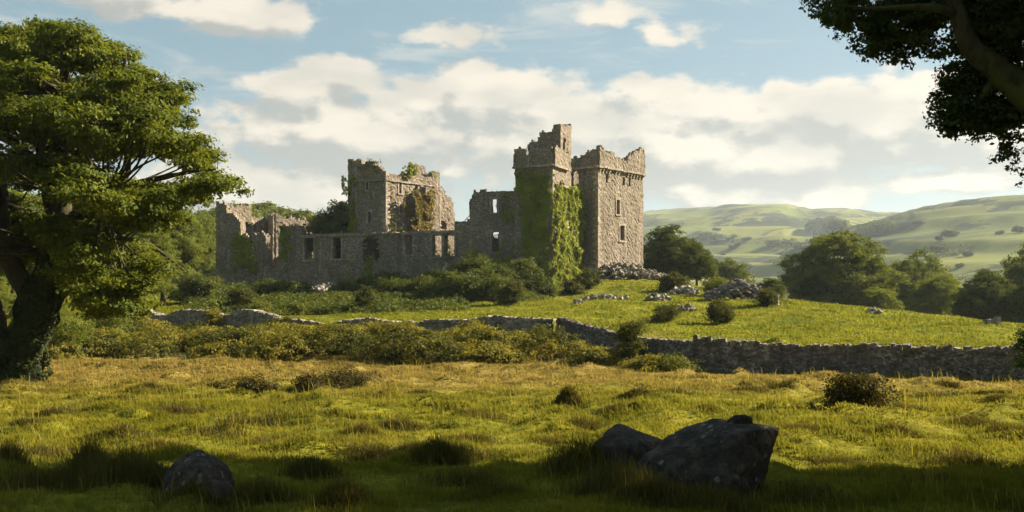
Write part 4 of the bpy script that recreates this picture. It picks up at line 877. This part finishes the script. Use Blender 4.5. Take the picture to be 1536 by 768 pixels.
TU = [(14, 722, .5, .62, 'dark rush tussock at the lower left edge of the field'), (135, 735, .55, .75, 'tall spiky tussock leftmost of the shaded long grass'), (185, 742, 1.3, .72, 'broad tall tussock in the shaded grass left of the black boulder'), (232, 745, .7, .5, 'tussock touching the left side of the black boulder'),
      (390, 752, .9, .45, 'low tussock right of the black boulder'), (470, 722, .7, .42, 'tussock midway between the black boulder and the spiky central one'), (515, 768, .6, .5, 'dark tussock at the bottom edge of the picture'), (657, 700, .75, .62, 'spiky upright tussock in the centre at the shadow edge'), (612, 688, .7, .3, 'low tussock just left of the spiky central one'),
      (875, 722, 1.0, .8, 'tall dry tussock in front of the pointed boulder'), (930, 752, 1.4, .75, 'broad shaded tussock at the foot of the huge slab'), (985, 765, 1.0, .5, 'low shaded tussock below the left face of the huge slab'), (745, 752, .9, .3, 'flat shaded tussock left of the boulders'), (1090, 765, .9, .3, 'short tuft under the lichened corner of the huge slab'),
      (30, 645, .9, .24, 'flat tussock in the lit grass near the left edge'), (330, 662, 1.5, .22, 'wide low tussock in lit grass above the black boulder'), (420, 670, 1.2, .26, 'dark low tussock right of the wide one above the black boulder'), (875, 640, 1.1, .34, 'dark tussock leaning right in lit grass above the pointed boulder'), (852, 612, .5, .5, 'thin tall tussock in tawny grass near the centre'),
      (825, 662, .8, .25, 'small tussock in lit grass left of the boulders'), (1345, 655, 1.0, .3, 'dark low tussock just above the right hand shadow'), (1350, 625, 1.2, .26, 'dark tussock right of the domed bramble'), (1495, 608, .9, .28, 'tussock in tawny grass near the right edge'), (1060, 625, .9, .18, 'low tussock behind the cap rock of the huge slab'),
      (1530, 655, 1.2, .4, 'dark tussock at the right edge by the shadow'), (560, 600, 1.2, .2, 'low tussock in tawny grass left of centre'), (770, 578, 1.0, .25, 'brown tussock in the dry belt near the centre'), (640, 590, 1.2, .22, 'brown tussock in the dry belt left of centre'), (150, 605, 1.6, .22, 'low tussock in lit grass right of the great tree'),
      (1390, 735, .8, .3, 'shaded tuft at the lower right'), (1250, 690, 1.0, .22, 'shaded low tuft right of the huge slab'), (298, 765, 1.1, .3, 'short grass tuft in front of the black boulder'), (700, 735, 1.3, .35, 'shaded tussock between the central spiky one and the boulders'), (60, 745, 1.2, .45, 'shaded tussock in the lower left corner'), (1060, 762, 1.6, .42, 'grass growing against the lower face of the huge slab'), (1200, 748, 1.4, .3, 'shaded tuft just right of the huge slab base')]
for i, (px, py, w, h, lb) in enumerate(TU):
    tall = h > .4
    tussock(lb, px, py, w, h, i, 1300 if tall else 800, lean=.28 if tall else .6)
for i, (px, py) in enumerate([(230, 590), (90, 620), (260, 620), (480, 630), (545, 655), (600, 640), (700, 655), (730, 625), (950, 600), (1010, 595), (1120, 590), (1180, 585), (1420, 580), (1460, 640), (1400, 600), (180, 660), (240, 680), (560, 690), (700, 690), (1440, 690), (1200, 655), (930, 618), (60, 690), (380, 640)]):
    tussock('low grass tuft in the open field', px, py, .8 + (i % 4) * .22, .22 + (i % 3) * .06, 60 + i, 750, name='grass_tuft', lean=.7)['group'] = 'low grass tufts of the open field'

# ------------------------------------------------------------------ grass of the field and of the pasture
def sample_field(n, d0, d1, p, rs, half=.60):
    u = rs.random(n); e = 2 - p; D = (d0 ** e + (d1 ** e - d0 ** e) * u) ** (1 / e); return np.c_[rs.uniform(-half, half, n) * D, D]
rs = np.random.default_rng(5)
XY = sample_field(760000, 11.5, 54, 1.0, rs); x, y = XY[:, 0], XY[:, 1]
# clumped: keep more blades where the sward stands higher
cl = fbm(x / 1.1, y / .8, 12, 4); keepm = rs.random(len(x)) < np.clip(.65 + cl * 1.6, .35, 1); x, y, cl = x[keepm], y[keepm], cl[keepm]
P_ = np.c_[x, y, zg(x, y)]; H = np.clip(.085 + cl * .22, .03, .26) * rs.uniform(.6, 1.4, len(x)) * (1 - .15 * sst(27, 38, y))
V, f = blades(P_, H, .00075 * y * rs.uniform(.6, 1.4, len(x)) + .003, rs, .7, (-.15, 0))
ks = rs.choice(len(x), 9000, replace=False); ks = ks[fbm(x[ks] / 2.2, y[ks] / 2.2, 61, 3) > .02]; Ps = P_[ks]
Vs, fs = blades(Ps, rs.uniform(.22, .5, len(ks)), .0006 * Ps[:, 1] + .003, rs, .3, (-.12, 0))
tag(link('seed_grass', mesh_np('seed_grass', Vs, fs, M['bank'], np.repeat(rs.uniform(.5, 1, len(ks)), 6))), 'thin dry seed stalks standing above the field grass', 'grass', kind='stuff')
go_ = link('meadow_grass', mesh_np('meadow_grass', V, f, M['grass'], np.repeat(rs.random(len(x)), 6))); tag(go_, 'rough yellow green and tawny grass covering the field', 'grass', kind='stuff')
XY = sample_field(260000, 46, 108, 1.2, rs, .56); x, y = XY[:, 0], XY[:, 1]; k = (y + .35 * x > 53.5) | (x < 2) & (y > 60); x, y = x[k], y[k]
P_ = np.c_[x, y, zg(x, y)]; cl = fbm(x / 1.6, y / 1.6, 15, 4); H = np.clip(.10 + cl * .28, .04, .4) * rs.uniform(.6, 1.4, len(x))
V, f = blades(P_, H, .0011 * y * rs.uniform(.6, 1.4, len(x)), rs, .7)
tag(link('pasture_grass', mesh_np('pasture_grass', V, f, M['pasture'] if 'pasture' in M else M['grass'], np.repeat(rs.random(len(x)), 6))), 'short bright green grass on the castle slope and pasture', 'grass', kind='stuff')

# ------------------------------------------------------------------ bank undergrowth: bracken and bramble below the field walls
rs = np.random.default_rng(17); acc = Acc(); bl = []
def bankline(px): return np.interp(px, [-100, 150, 430, 600, 760, 860, 950, 1010], [70, 72, 64.5, 61.0, 59.4, 57.2, 52.5, 48.5])
for i in range(330):
    px = rs.uniform(40, 1000); Dt = bankline(px) - .9; Db = min(Dt - .8, np.interp(px, [0, 800, 1000], [52.2, 51.8, 46.5])); u = rs.random() ** .8
    D = Db + (Dt - Db) * u
    if fbm(np.array([px / 70.]), np.array([D / 3.]), 91, 2)[0] < -.10: continue
    if 800 < px < 860 and rs.random() < .6: continue
    x, y = gpt(px, D); r = rs.uniform(.7, 1.9) * (.55 if px > 850 else 1) * (1 - .50 * u); bl.append((x, y, z1(x, y) + r * .12, r * 1.35, r * .85, r * (.9 if u > .25 else .55)))
green = [b for b in bl if rs.random() < (.5 if b[0] / b[1] * F + 768 < 400 else .14)]; gold = [b for b in bl if b not in green]
acc2 = Acc(); crown(acc2, green, .15, 85, rs, cl=.22, shell=(.78, 1.05), up=.15); crown(acc, gold, .15, 85, rs, cl=.22, shell=(.78, 1.05), up=.15)
tag(link('bank_brambles', acc2.mesh('bank_brambles', M['shrub'])), 'dark green bramble mounds among the golden bracken of the bank', 'undergrowth', kind='stuff')
tag(link('bank_undergrowth', acc.mesh('bank_undergrowth', M['bank'])), 'golden green bracken and brambles heaped over the long bank', 'undergrowth', kind='stuff')
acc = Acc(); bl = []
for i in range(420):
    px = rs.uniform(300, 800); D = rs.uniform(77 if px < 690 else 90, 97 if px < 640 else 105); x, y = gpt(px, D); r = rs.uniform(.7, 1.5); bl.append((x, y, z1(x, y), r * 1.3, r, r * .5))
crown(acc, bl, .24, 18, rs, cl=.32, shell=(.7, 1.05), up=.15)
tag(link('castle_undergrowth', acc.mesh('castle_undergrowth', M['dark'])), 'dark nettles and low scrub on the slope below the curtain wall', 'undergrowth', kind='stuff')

# ------------------------------------------------------------------ the great tree on the left
rs = np.random.default_rng(21); D0 = 40.0; tx, ty = gpt(34, D0); tz = z1(tx, ty); sp = D0 / F
outline = [(-300, 200), (-220, 90), (-120, 40), (0, 42), (20, 36), (60, 34), (130, 26), (165, 38), (190, 52), (215, 78), (243, 100), (248, 116), (285, 122), (318, 160), (330, 205), (352, 245), (370, 272), (345, 290), (300, 296), (270, 318), (262, 340), (262, 385), (250, 430), (235, 480), (196, 484), (160, 455), (115, 465), (75, 400), (20, 350), (-60, 380), (-200, 380), (-300, 320)]
gapsL = [(178, 248, 24, 12), (100, 108, 16, 7), (18, 222, 24, 8), (232, 244, 12, 8), (18, 300, 16, 26), (140, 112, 16, 7), (250, 262, 24, 6)]
bl = []; tries = 0
ox = np.array([p[0] for p in outline]); cx0, cy0 = 20, 230
while len(bl) < 370 and tries < 40000:
    tries += 1; px, py = rs.uniform(-300, 372), rs.uniform(26, 480)
    w_ = rs.uniform(.7, 1.6); rp = w_ / sp * .8; ppx = px + rp if px > cx0 else px - rp; ppy = py - rp * .35
    if not inpoly(np.array([ppx]), np.array([ppy]), outline)[0] or not inpoly(np.array([px]), np.array([py]), outline)[0]: continue
    if any(((px - a) / (b + rp * .5)) ** 2 + ((py - c) / (d_ + rp * .28)) ** 2 < 1 for a, c, b, d_ in gapsL): continue
    e = math.sqrt(max(0, 1 - ((px - cx0) / 360) ** 2 - ((py - 240) / 260) ** 2)); D = D0 + rs.uniform(-1, 1) * 7.5 * max(.25, e)
    if abs(px - cx0) < 50 and py > 250 and D < D0 + 1: D = D0 + rs.uniform(1.5, 5)
    x, y, z = pt(px, py, D)
    bl.append((x, y, z, w_, w_ * rs.uniform(.8, 1.1), w_ * rs.uniform(.22, .36)))
acc = Acc(); crown(acc, bl, .17, 125, rs, cl=.28, shell=(.30, 1.08), up=.7)
tree = empty('great_tree', (tx, ty, tz), 'huge spreading broadleaf tree with layered crown and ivied trunk at the left', 'tree')
t3 = np.array([tx, ty, tz])
trunk = Acc(); Q = lambda px, py, dD=0: tuple(np.array(pt(px, py, D0)) + [0, dD, 0])
def lim(pts, rad, sides=9): tube(trunk, pts, rad, sides, rs, .07)
lim([Q(28, 590), Q(32, 560), Q(42, 500), Q(66, 440), Q(84, 380), Q(88, 330)], [1.05, .76, .64, .56, .48, .40], 14)
lim([Q(60, 470), Q(30, 420), Q(8, 370), Q(2, 310), Q(-14, 240, .5), Q(-50, 160, .8)], [.42, .40, .36, .30, .22, .12])
lim([Q(10, 590, .3), Q(-4, 540, .4), Q(-14, 480, .5), Q(-40, 420, .8), Q(-90, 360, 1)], [.42, .36, .32, .26, .18])
lim([Q(88, 345), Q(76, 300), Q(70, 268), Q(40, 238, .5), Q(0, 205, 1), Q(-50, 180, 1.4)], [.36, .30, .26, .22, .15, .07])
lim([Q(88, 340), Q(100, 280), Q(110, 245), Q(150, 212), Q(180, 190, -.5), Q(196, 140, -1), Q(206, 96, -1.2)], [.36, .32, .28, .22, .18, .12, .05])
lim([Q(72, 280), Q(66, 230), Q(80, 180), Q(98, 130), Q(104, 90), Q(110, 60)], [.25, .22, .18, .14, .10, .05])
lim([Q(90, 350), Q(130, 322, -.5), Q(172, 296, -1), Q(205, 272, -1.3), Q(216, 230, -1.6), Q(230, 190, -1.8)], [.34, .28, .23, .18, .12, .06])
lim([Q(172, 296, -1), Q(220, 284, -1.4), Q(262, 276, -1.8), Q(310, 268, -2), Q(345, 264, -2)], [.18, .15, .11, .07, .03])
lim([Q(172, 296, -1), Q(230, 300, -2), Q(280, 292, -3)], [.14, .10, .04])
lim([Q(84, 380), Q(130, 370, -1.5), Q(180, 378, -3), Q(225, 410, -3.5)], [.24, .18, .12, .04])
lim([Q(86, 360), Q(120, 350, 2), Q(170, 360, 4), Q(215, 400, 5)], [.22, .16, .10, .04])
lim([Q(60, 230), Q(30, 180, 2), Q(0, 120, 3), Q(-30, 80, 3)], [.18, .14, .09, .04])
lim([Q(88, 250), Q(120, 180, 2), Q(150, 110, 3), Q(150, 60, 3)], [.18, .14, .09, .04])
lim([Q(2, 310), Q(-60, 280, 0), Q(-130, 250, 0), Q(-210, 230, 0)], [.26, .2, .14, .06])
forks = [np.array(Q(88, 270)), np.array(Q(170, 296, -1)), np.array(Q(40, 238, .5)), np.array(Q(180, 190, -.5)), np.array(Q(98, 130)), np.array(Q(84, 380)), np.array(Q(0, 300)), np.array(Q(-100, 265))]
for b in bl:
    c = np.array(b[:3]); fd = min(forks, key=lambda q: np.linalg.norm(q - c) + (3 if q[2] > c[2] + .5 else 0)); mid = (fd + c) / 2 + [0, 0, -.25] + rs.normal(size=3) * .25
    if np.linalg.norm(fd - c) < 6.5: tube(trunk, [fd, mid, c], [.08, .045, .015], 5, rs, .05)
link('trunk', trunk.mesh('trunk', M['bark'], t3, True), tree); link('crown', acc.mesh('crown', M['oak'], t3), tree)
# ivy wrapped round the trunk: its own plant
iv = Acc(); path = np.array([Q(26, 585), Q(32, 560), Q(42, 500), Q(66, 440), Q(82, 390), Q(86, 360)]); rad_ = [1.15, .98, .9, .82, .7, .48]
n = 26000; t = rs.random(n) ** .9 * 4.99; i = t.astype(int); fr = (t - i)[:, None]; cp_ = path[i] * (1 - fr) + path[i + 1] * fr; rr = (np.array(rad_)[i] * (1 - fr[:, 0]) + np.array(rad_)[i + 1] * fr[:, 0])
th = rs.uniform(0, 6.283, n); rr = rr * (.72 + .45 * vnoise(th * 1.6, t * 3, 5)); dirs = np.c_[np.cos(th), np.sin(th), np.zeros(n)]
iv.add(*leaves(cp_ + dirs * rr[:, None], dirs + rs.normal(size=(n, 3)) * .4 + [0, 0, .4], .13, rs, .8))
tag(link('trunk_ivy', iv.mesh('trunk_ivy', M['trunkivy'], t3), None, tuple(t3)), 'dark ivy sleeve wrapped around the trunk of the huge left tree', 'ivy')

# ------------------------------------------------------------------ woodland trees
broad = tree_meshes(101, 7.2, 15, 1.6, .34, 26, 'mid', 70, .62, .55, .55)
domed = tree_meshes(102, 6.0, 13, 1.2, .32, 28, 'dark', 60, .8, .45, .5)
loose = tree_meshes(103, 6.2, 14, 1.2, .30, 26, 'mid', 70, .6, .4, .5)
lit = tree_meshes(104, 7.0, 15, 1.0, .27, 30, 'wood', 80, .5, .5, .45)
def ptree(meshes, label, px, D, ytop, H_, w=None, R0=None, zbase=None, rz=0, group='broadleaf trees beyond the pasture', s=None):
    x, y = gpt(px, D); z = zbase if zbase is not None else z1(x, y); top = HC + (YH - ytop) / F * D; szz = (top - z) / H_
    s_ = (w / F * D / 2) / R0 if w else szz; return place_tree('broadleaf_tree', meshes, (x, y, z), label, 'tree', group, rz, s_, szz)
ptree(domed, 'dense domed tree rising right beside the keep', 1006, 122, 336, 13, 108, 6.6, None, .4)
ptree(domed, 'second domed tree overlapping the one beside the keep on its right', 1045, 117, 362, 13, 70, 6.6, None, 2.0)
ptree(broad, 'distant rounded tree alone between the keep trees and the pasture brow', 1096, 165, 385, 15, 84, 7.8, None, 1.4)
ptree(domed, 'small dark tree left of the widest tree', 1153, 112, 416, 13, 56, 6.6, None, 3.1)
ptree(broad, 'widest dome shaped tree with visible limbs behind the pasture brow', 1256, 124, 343, 15, 184, 7.8, None, 0)
ptree(loose, 'tall rounded tree right behind the widest tree', 1368, 136, 362, 14, 132, 6.8, None, .8)
ptree(lit, 'light green tree low on the right of the tall rounded one', 1408, 122, 402, 15, 96, 7.6, None, 1.7)
ptree(lit, 'light green skirt of foliage low between the widest and the tall tree', 1318, 116, 425, 15, 70, 7.6, None, 4.2)
ptree(domed, 'dark heavy tree low at the right of the tree row', 1478, 102, 402, 13, 108, 6.6, None, 5.0)
ptree(loose, 'airy tall tree at the right edge above the dark heavy one', 1540, 110, 348, 14, 112, 6.8, None, 2.5)
ptree(domed, 'dark tree cut off by the right edge at the end of the row', 1580, 98, 398, 13, 130, 6.6, None, 1.0)
WL_ = [(lit, 245, 92, 292, 15, 140, 'sunlit tree directly behind the right side of the huge left tree'), (lit, 215, 78, 330, 15, 110, 'low bright tree hanging over the bank right of the huge trunk'), (lit, 296, 140, 306, 15, 80, 'hazy tree touching the left corner of the castle'), (broad, 130, 88, 270, 15, 190, 'shaded woodland tree right behind the huge trunk'),
      (lit, 20, 76, 262, 15, 170, 'woodland tree behind the left side of the huge trunk'), (broad, -60, 92, 250, 15, 200, 'woodland tree at the left edge of the picture'), (lit, 60, 62, 420, 15, 90, 'low leafy tree at bank level behind the huge trunk'), (broad, 195, 118, 262, 15, 190, 'tall woodland tree in the haze behind the sunlit one'), (lit, -30, 66, 400, 15, 110, 'low leafy tree at the left edge behind the trunk'), (broad, 350, 150, 305, 15, 100, 'faded tree above the left end of the castle')]
for i, (m, px, D, yt, H_, w, lb) in enumerate(WL_): ptree(m, lb, px, D, yt, H_, w, 7.8, None, i * 1.3, 'woodland trees behind the huge left tree')
# low leafy skirt at the bank foot behind the great tree
shrub('bush', 'pale leafy bush on the bank right of the huge trunk', 95, 55, 3.0, 2.6, 'wood', 90, n=16, dens=60)
shrub('bush', 'leafy bush on the bank further right of the pale one', 150, 60, 3.4, 2.2, 'wood', 91, n=16, dens=60)
# wooded hill behind the castle
far_t = tree_meshes(105, 6, 11, .5, .62, 8, 'mid', 34, .7, .4, .8)
k = 0
for i in range(48):
    px = 330 + (i * 37 % 230); D = 205 + (i * 53 % 95); x, y = gpt(px, D); rz = i * 1.7; s = .85 + (i * 7 % 10) * .045
    yt = np.interp(px, [330, 350, 385, 420, 450, 490, 560], [312, 303, 298, 309, 312, 326, 352]); top = HC + (YH - yt) / F * D; zb = z1(x, y)
    s = min(s * 1.35, (top - zb) / 11 * (.85 + .25 * (i % 3) / 2)) if D < 255 else min(1.7, max(.7, (top - zb) / 11))
    if s < .3: continue
    place_tree('hill_tree', far_t, (x, y, zb), 'round tree in the wood on the hill behind the castle', 'tree', 'trees of the wooded hill', rz, s)
# scattered trees and copses on the far hills
cop = tree_meshes(106, 6, 10, .2, 1.0, 9, 'dark', 22, .75, .3, 1.2)
def on_hill(px, py):                      # first ground point seen at that place in the photograph
    Ds = np.arange(260, 2600, 12.0); X = (px - 768) / F * Ds; Z = HC + (YH - py) / F * Ds; G_ = zg(X, Ds, False); k = np.argmax(G_ >= Z); return (X[k], Ds[k], float(G_[k])) if G_[k] >= Z[k] else None
HT = [(1238, 347, 16, 11), (1425, 357, 26, 14), (1409, 362, 12, 10), (1500, 352, 14, 8), (1410, 385, 30, 18), (1452, 386, 16, 11), (1440, 402, 14, 8), (1530, 350, 22, 14), (1098, 378, 10, 6), (1108, 376, 14, 7), (1120, 400, 14, 6), (1085, 383, 8, 4), (1180, 402, 10, 6), (1075, 347, 14, 6), (1378, 343, 20, 5), (1120, 365, 18, 6), (1390, 402, 12, 7)]
for i, (px, py, w, h) in enumerate(HT):
    q = on_hill(px, py)
    if q is None: continue
    s = w / F * q[1] / 2 / 6.4; place_tree('hillside_tree', cop, (q[0], q[1], q[2] - .5), 'small dark tree or thicket standing on the far hillside', 'tree', 'scattered trees on the far hills', i * 2.1, s, h / F * q[1] / 10)
def copse(label, spec, seed):
    rs = np.random.default_rng(seed); acc = Acc(); bl = []
    for (x0, x1, ya, yb, h, n) in spec:
        for i in range(n):
            t = rs.random(); px = x0 + (x1 - x0) * t; py = ya + (yb - ya) * t + rs.normal() * 1.0; q = on_hill(px, py)
            if q is None: continue
            r = h / F * q[1] * rs.uniform(.5, .9); bl.append((q[0], q[1], q[2] + r * .4, r * 1.2, r * 1.1, r * .75))
    if not bl: return
    crown(acc, bl, float(np.mean([b[1] for b in bl])) * .0024, .26, rs, cl=1.8, shell=(.5, 1.05)); tag(link('copse', acc.mesh('copse', M['dark'])), label, 'copse', None, 'stuff')
copse('dark knot of trees on the skyline saddle between the two hills', [(1222, 1262, 350, 343, 16, 26), (1228, 1250, 344, 336, 12, 12)], 1)
copse('second dark copse running down right of the saddle', [(1290, 1345, 356, 346, 14, 36), (1290, 1320, 348, 342, 10, 14)], 2)
copse('blue green thicket strip across the middle of the far slope', [(1150, 1200, 377, 371, 8, 34), (1165, 1195, 370, 368, 6, 12)], 3)
copse('dark scrub belt high on the far hill', [(1045, 1105, 368, 362, 5, 30), (1050, 1080, 358, 356, 5, 14)], 4)
copse('thin scrub belt low on the far slope', [(1150, 1195, 395, 392, 4, 24)], 5)
copse('dark wood along the foot of the near right hill', [(1395, 1450, 392, 380, 8, 26), (1340, 1540, 425, 420, 8, 60)], 6)

# ------------------------------------------------------------------ overhanging tree at the right and its neighbours out of frame
rs = np.random.default_rng(31); D1 = 20.0; Q = lambda px, py, dD=0: tuple(np.array(pt(px, py, D1)) + [0, dD, 0])
ox_, oy_ = 13.2, 20.5; oz_ = z1(ox_, oy_); trunk = Acc(); t3 = np.array([ox_, oy_, oz_])
tube(trunk, [(13.2, 20.5, -1), (13.1, 20.4, 1.5), (12.6, 20.3, 4), Q(1640, 250), Q(1560, 165), Q(1500, 108), Q(1462, 78), Q(1444, 45), Q(1434, 12), Q(1408, -30), Q(1370, -70)], [.95, .75, .62, .42, .32, .25, .21, .18, .155, .13, .09], 12, rs, .07)
tube(trunk, [(12.6, 20.3, 4), (13.2, 20.6, 7), (13.6, 21, 10), (13.2, 21, 13)], [.5, .42, .3, .15], 9, rs, .06)
tube(trunk, [Q(1500, 108), Q(1520, 60, .6), Q(1520, 0, 1), Q(1500, -80, 1.2)], [.2, .17, .13, .06], 7, rs, .06)
tube(trunk, [Q(1436, 20), Q(1390, 18, -.3), Q(1340, 22, -.5), Q(1290, 26, -.6), Q(1250, 22, -.6)], [.11, .08, .055, .035, .012], 6, rs, .06)
tube(trunk, [Q(1408, -30), Q(1360, -10, .4), Q(1300, 5, .5), Q(1260, -5, .5)], [.09, .06, .04, .015], 6, rs, .06)
tube(trunk, [Q(1500, 108), Q(1480, 150, .4), Q(1460, 190, .5)], [.12, .07, .03], 6, rs, .06)
bl = []
def mass(px0, px1, py0, py1, n, r, dd=1.0, fl=.7):
    for i in range(n):
        w_ = r * rs.uniform(.7, 1.3); x, y, z = Q(rs.uniform(px0, px1), rs.uniform(py0, py1), .45 + rs.uniform(-dd * .4, dd)); bl.append((x, y, z, w_, w_, w_ * fl))
mass(1256, 1300, -10, 36, 12, .24, .5); mass(1290, 1350, -10, 62, 20, .27, .6); mass(1340, 1412, -20, 74, 26, .30, .7); mass(1395, 1425, 40, 84, 4, .2, .4)
mass(1250, 1420, -120, -20, 16, .45, 1.4)
mass(1440, 1560, -120, 0, 16, .7, 2); mass(1462, 1580, -10, 75, 34, .42, .9); mass(1496, 1570, 60, 115, 14, .3, .6)
mass(1436, 1500, 95, 185, 44, .24, .6, 1.1); mass(1480, 1570, 120, 185, 30, .30, .6, 1); mass(1430, 1465, 165, 196, 6, .14, .3, 1.2); mass(1520, 1560, 190, 235, 8, .14, .4); mass(1534, 1560, 230, 275, 5, .09, .3)
big_ = [(12 + rs.uniform(-3.5, 5.5), 20.5 + rs.uniform(-3.5, 4.5), rs.uniform(9.5, 15.5), 1.5, 1.5, .8) for i in range(55)]
acc = Acc(); crown(acc, bl, .095, 230, rs, cl=.12, shell=(.4, 1.15), up=.3); crown(acc, big_, .2, 60, rs, cl=.35)
tree = empty('overhanging_tree', tuple(t3), 'dark tree reaching in from the upper right with a mossy curved limb', 'tree')
link('trunk', trunk.mesh('trunk', M['mossbark'], t3, True), tree); link('crown', acc.mesh('crown', M['black'], t3), tree)
tallt = tree_meshes(107, 6.5, 19, 2.5, .42, 16, 'dark', 70, .7, .55, .6)
for i, (x, y, s, rz) in enumerate([(23, 19, .95, 0), (33, 22, 1.0, 1.2), (43, 25.5, 1.05, 2.6), (20, 9, .9, 4), (30, 12, 1.0, 5), (42, 15, 1.05, .4), (55, 24, 1.1, 1.9), (16, 0, .9, 3), (28, 1, 1, 2.2), (55, 36, .8, 2.2)]):
    place_tree('field_edge_tree', tallt, (x, y, z1(x, y)), 'tall tree of the row out of view that shades the near grass', 'tree', 'trees along the right edge of the field', rz, s)
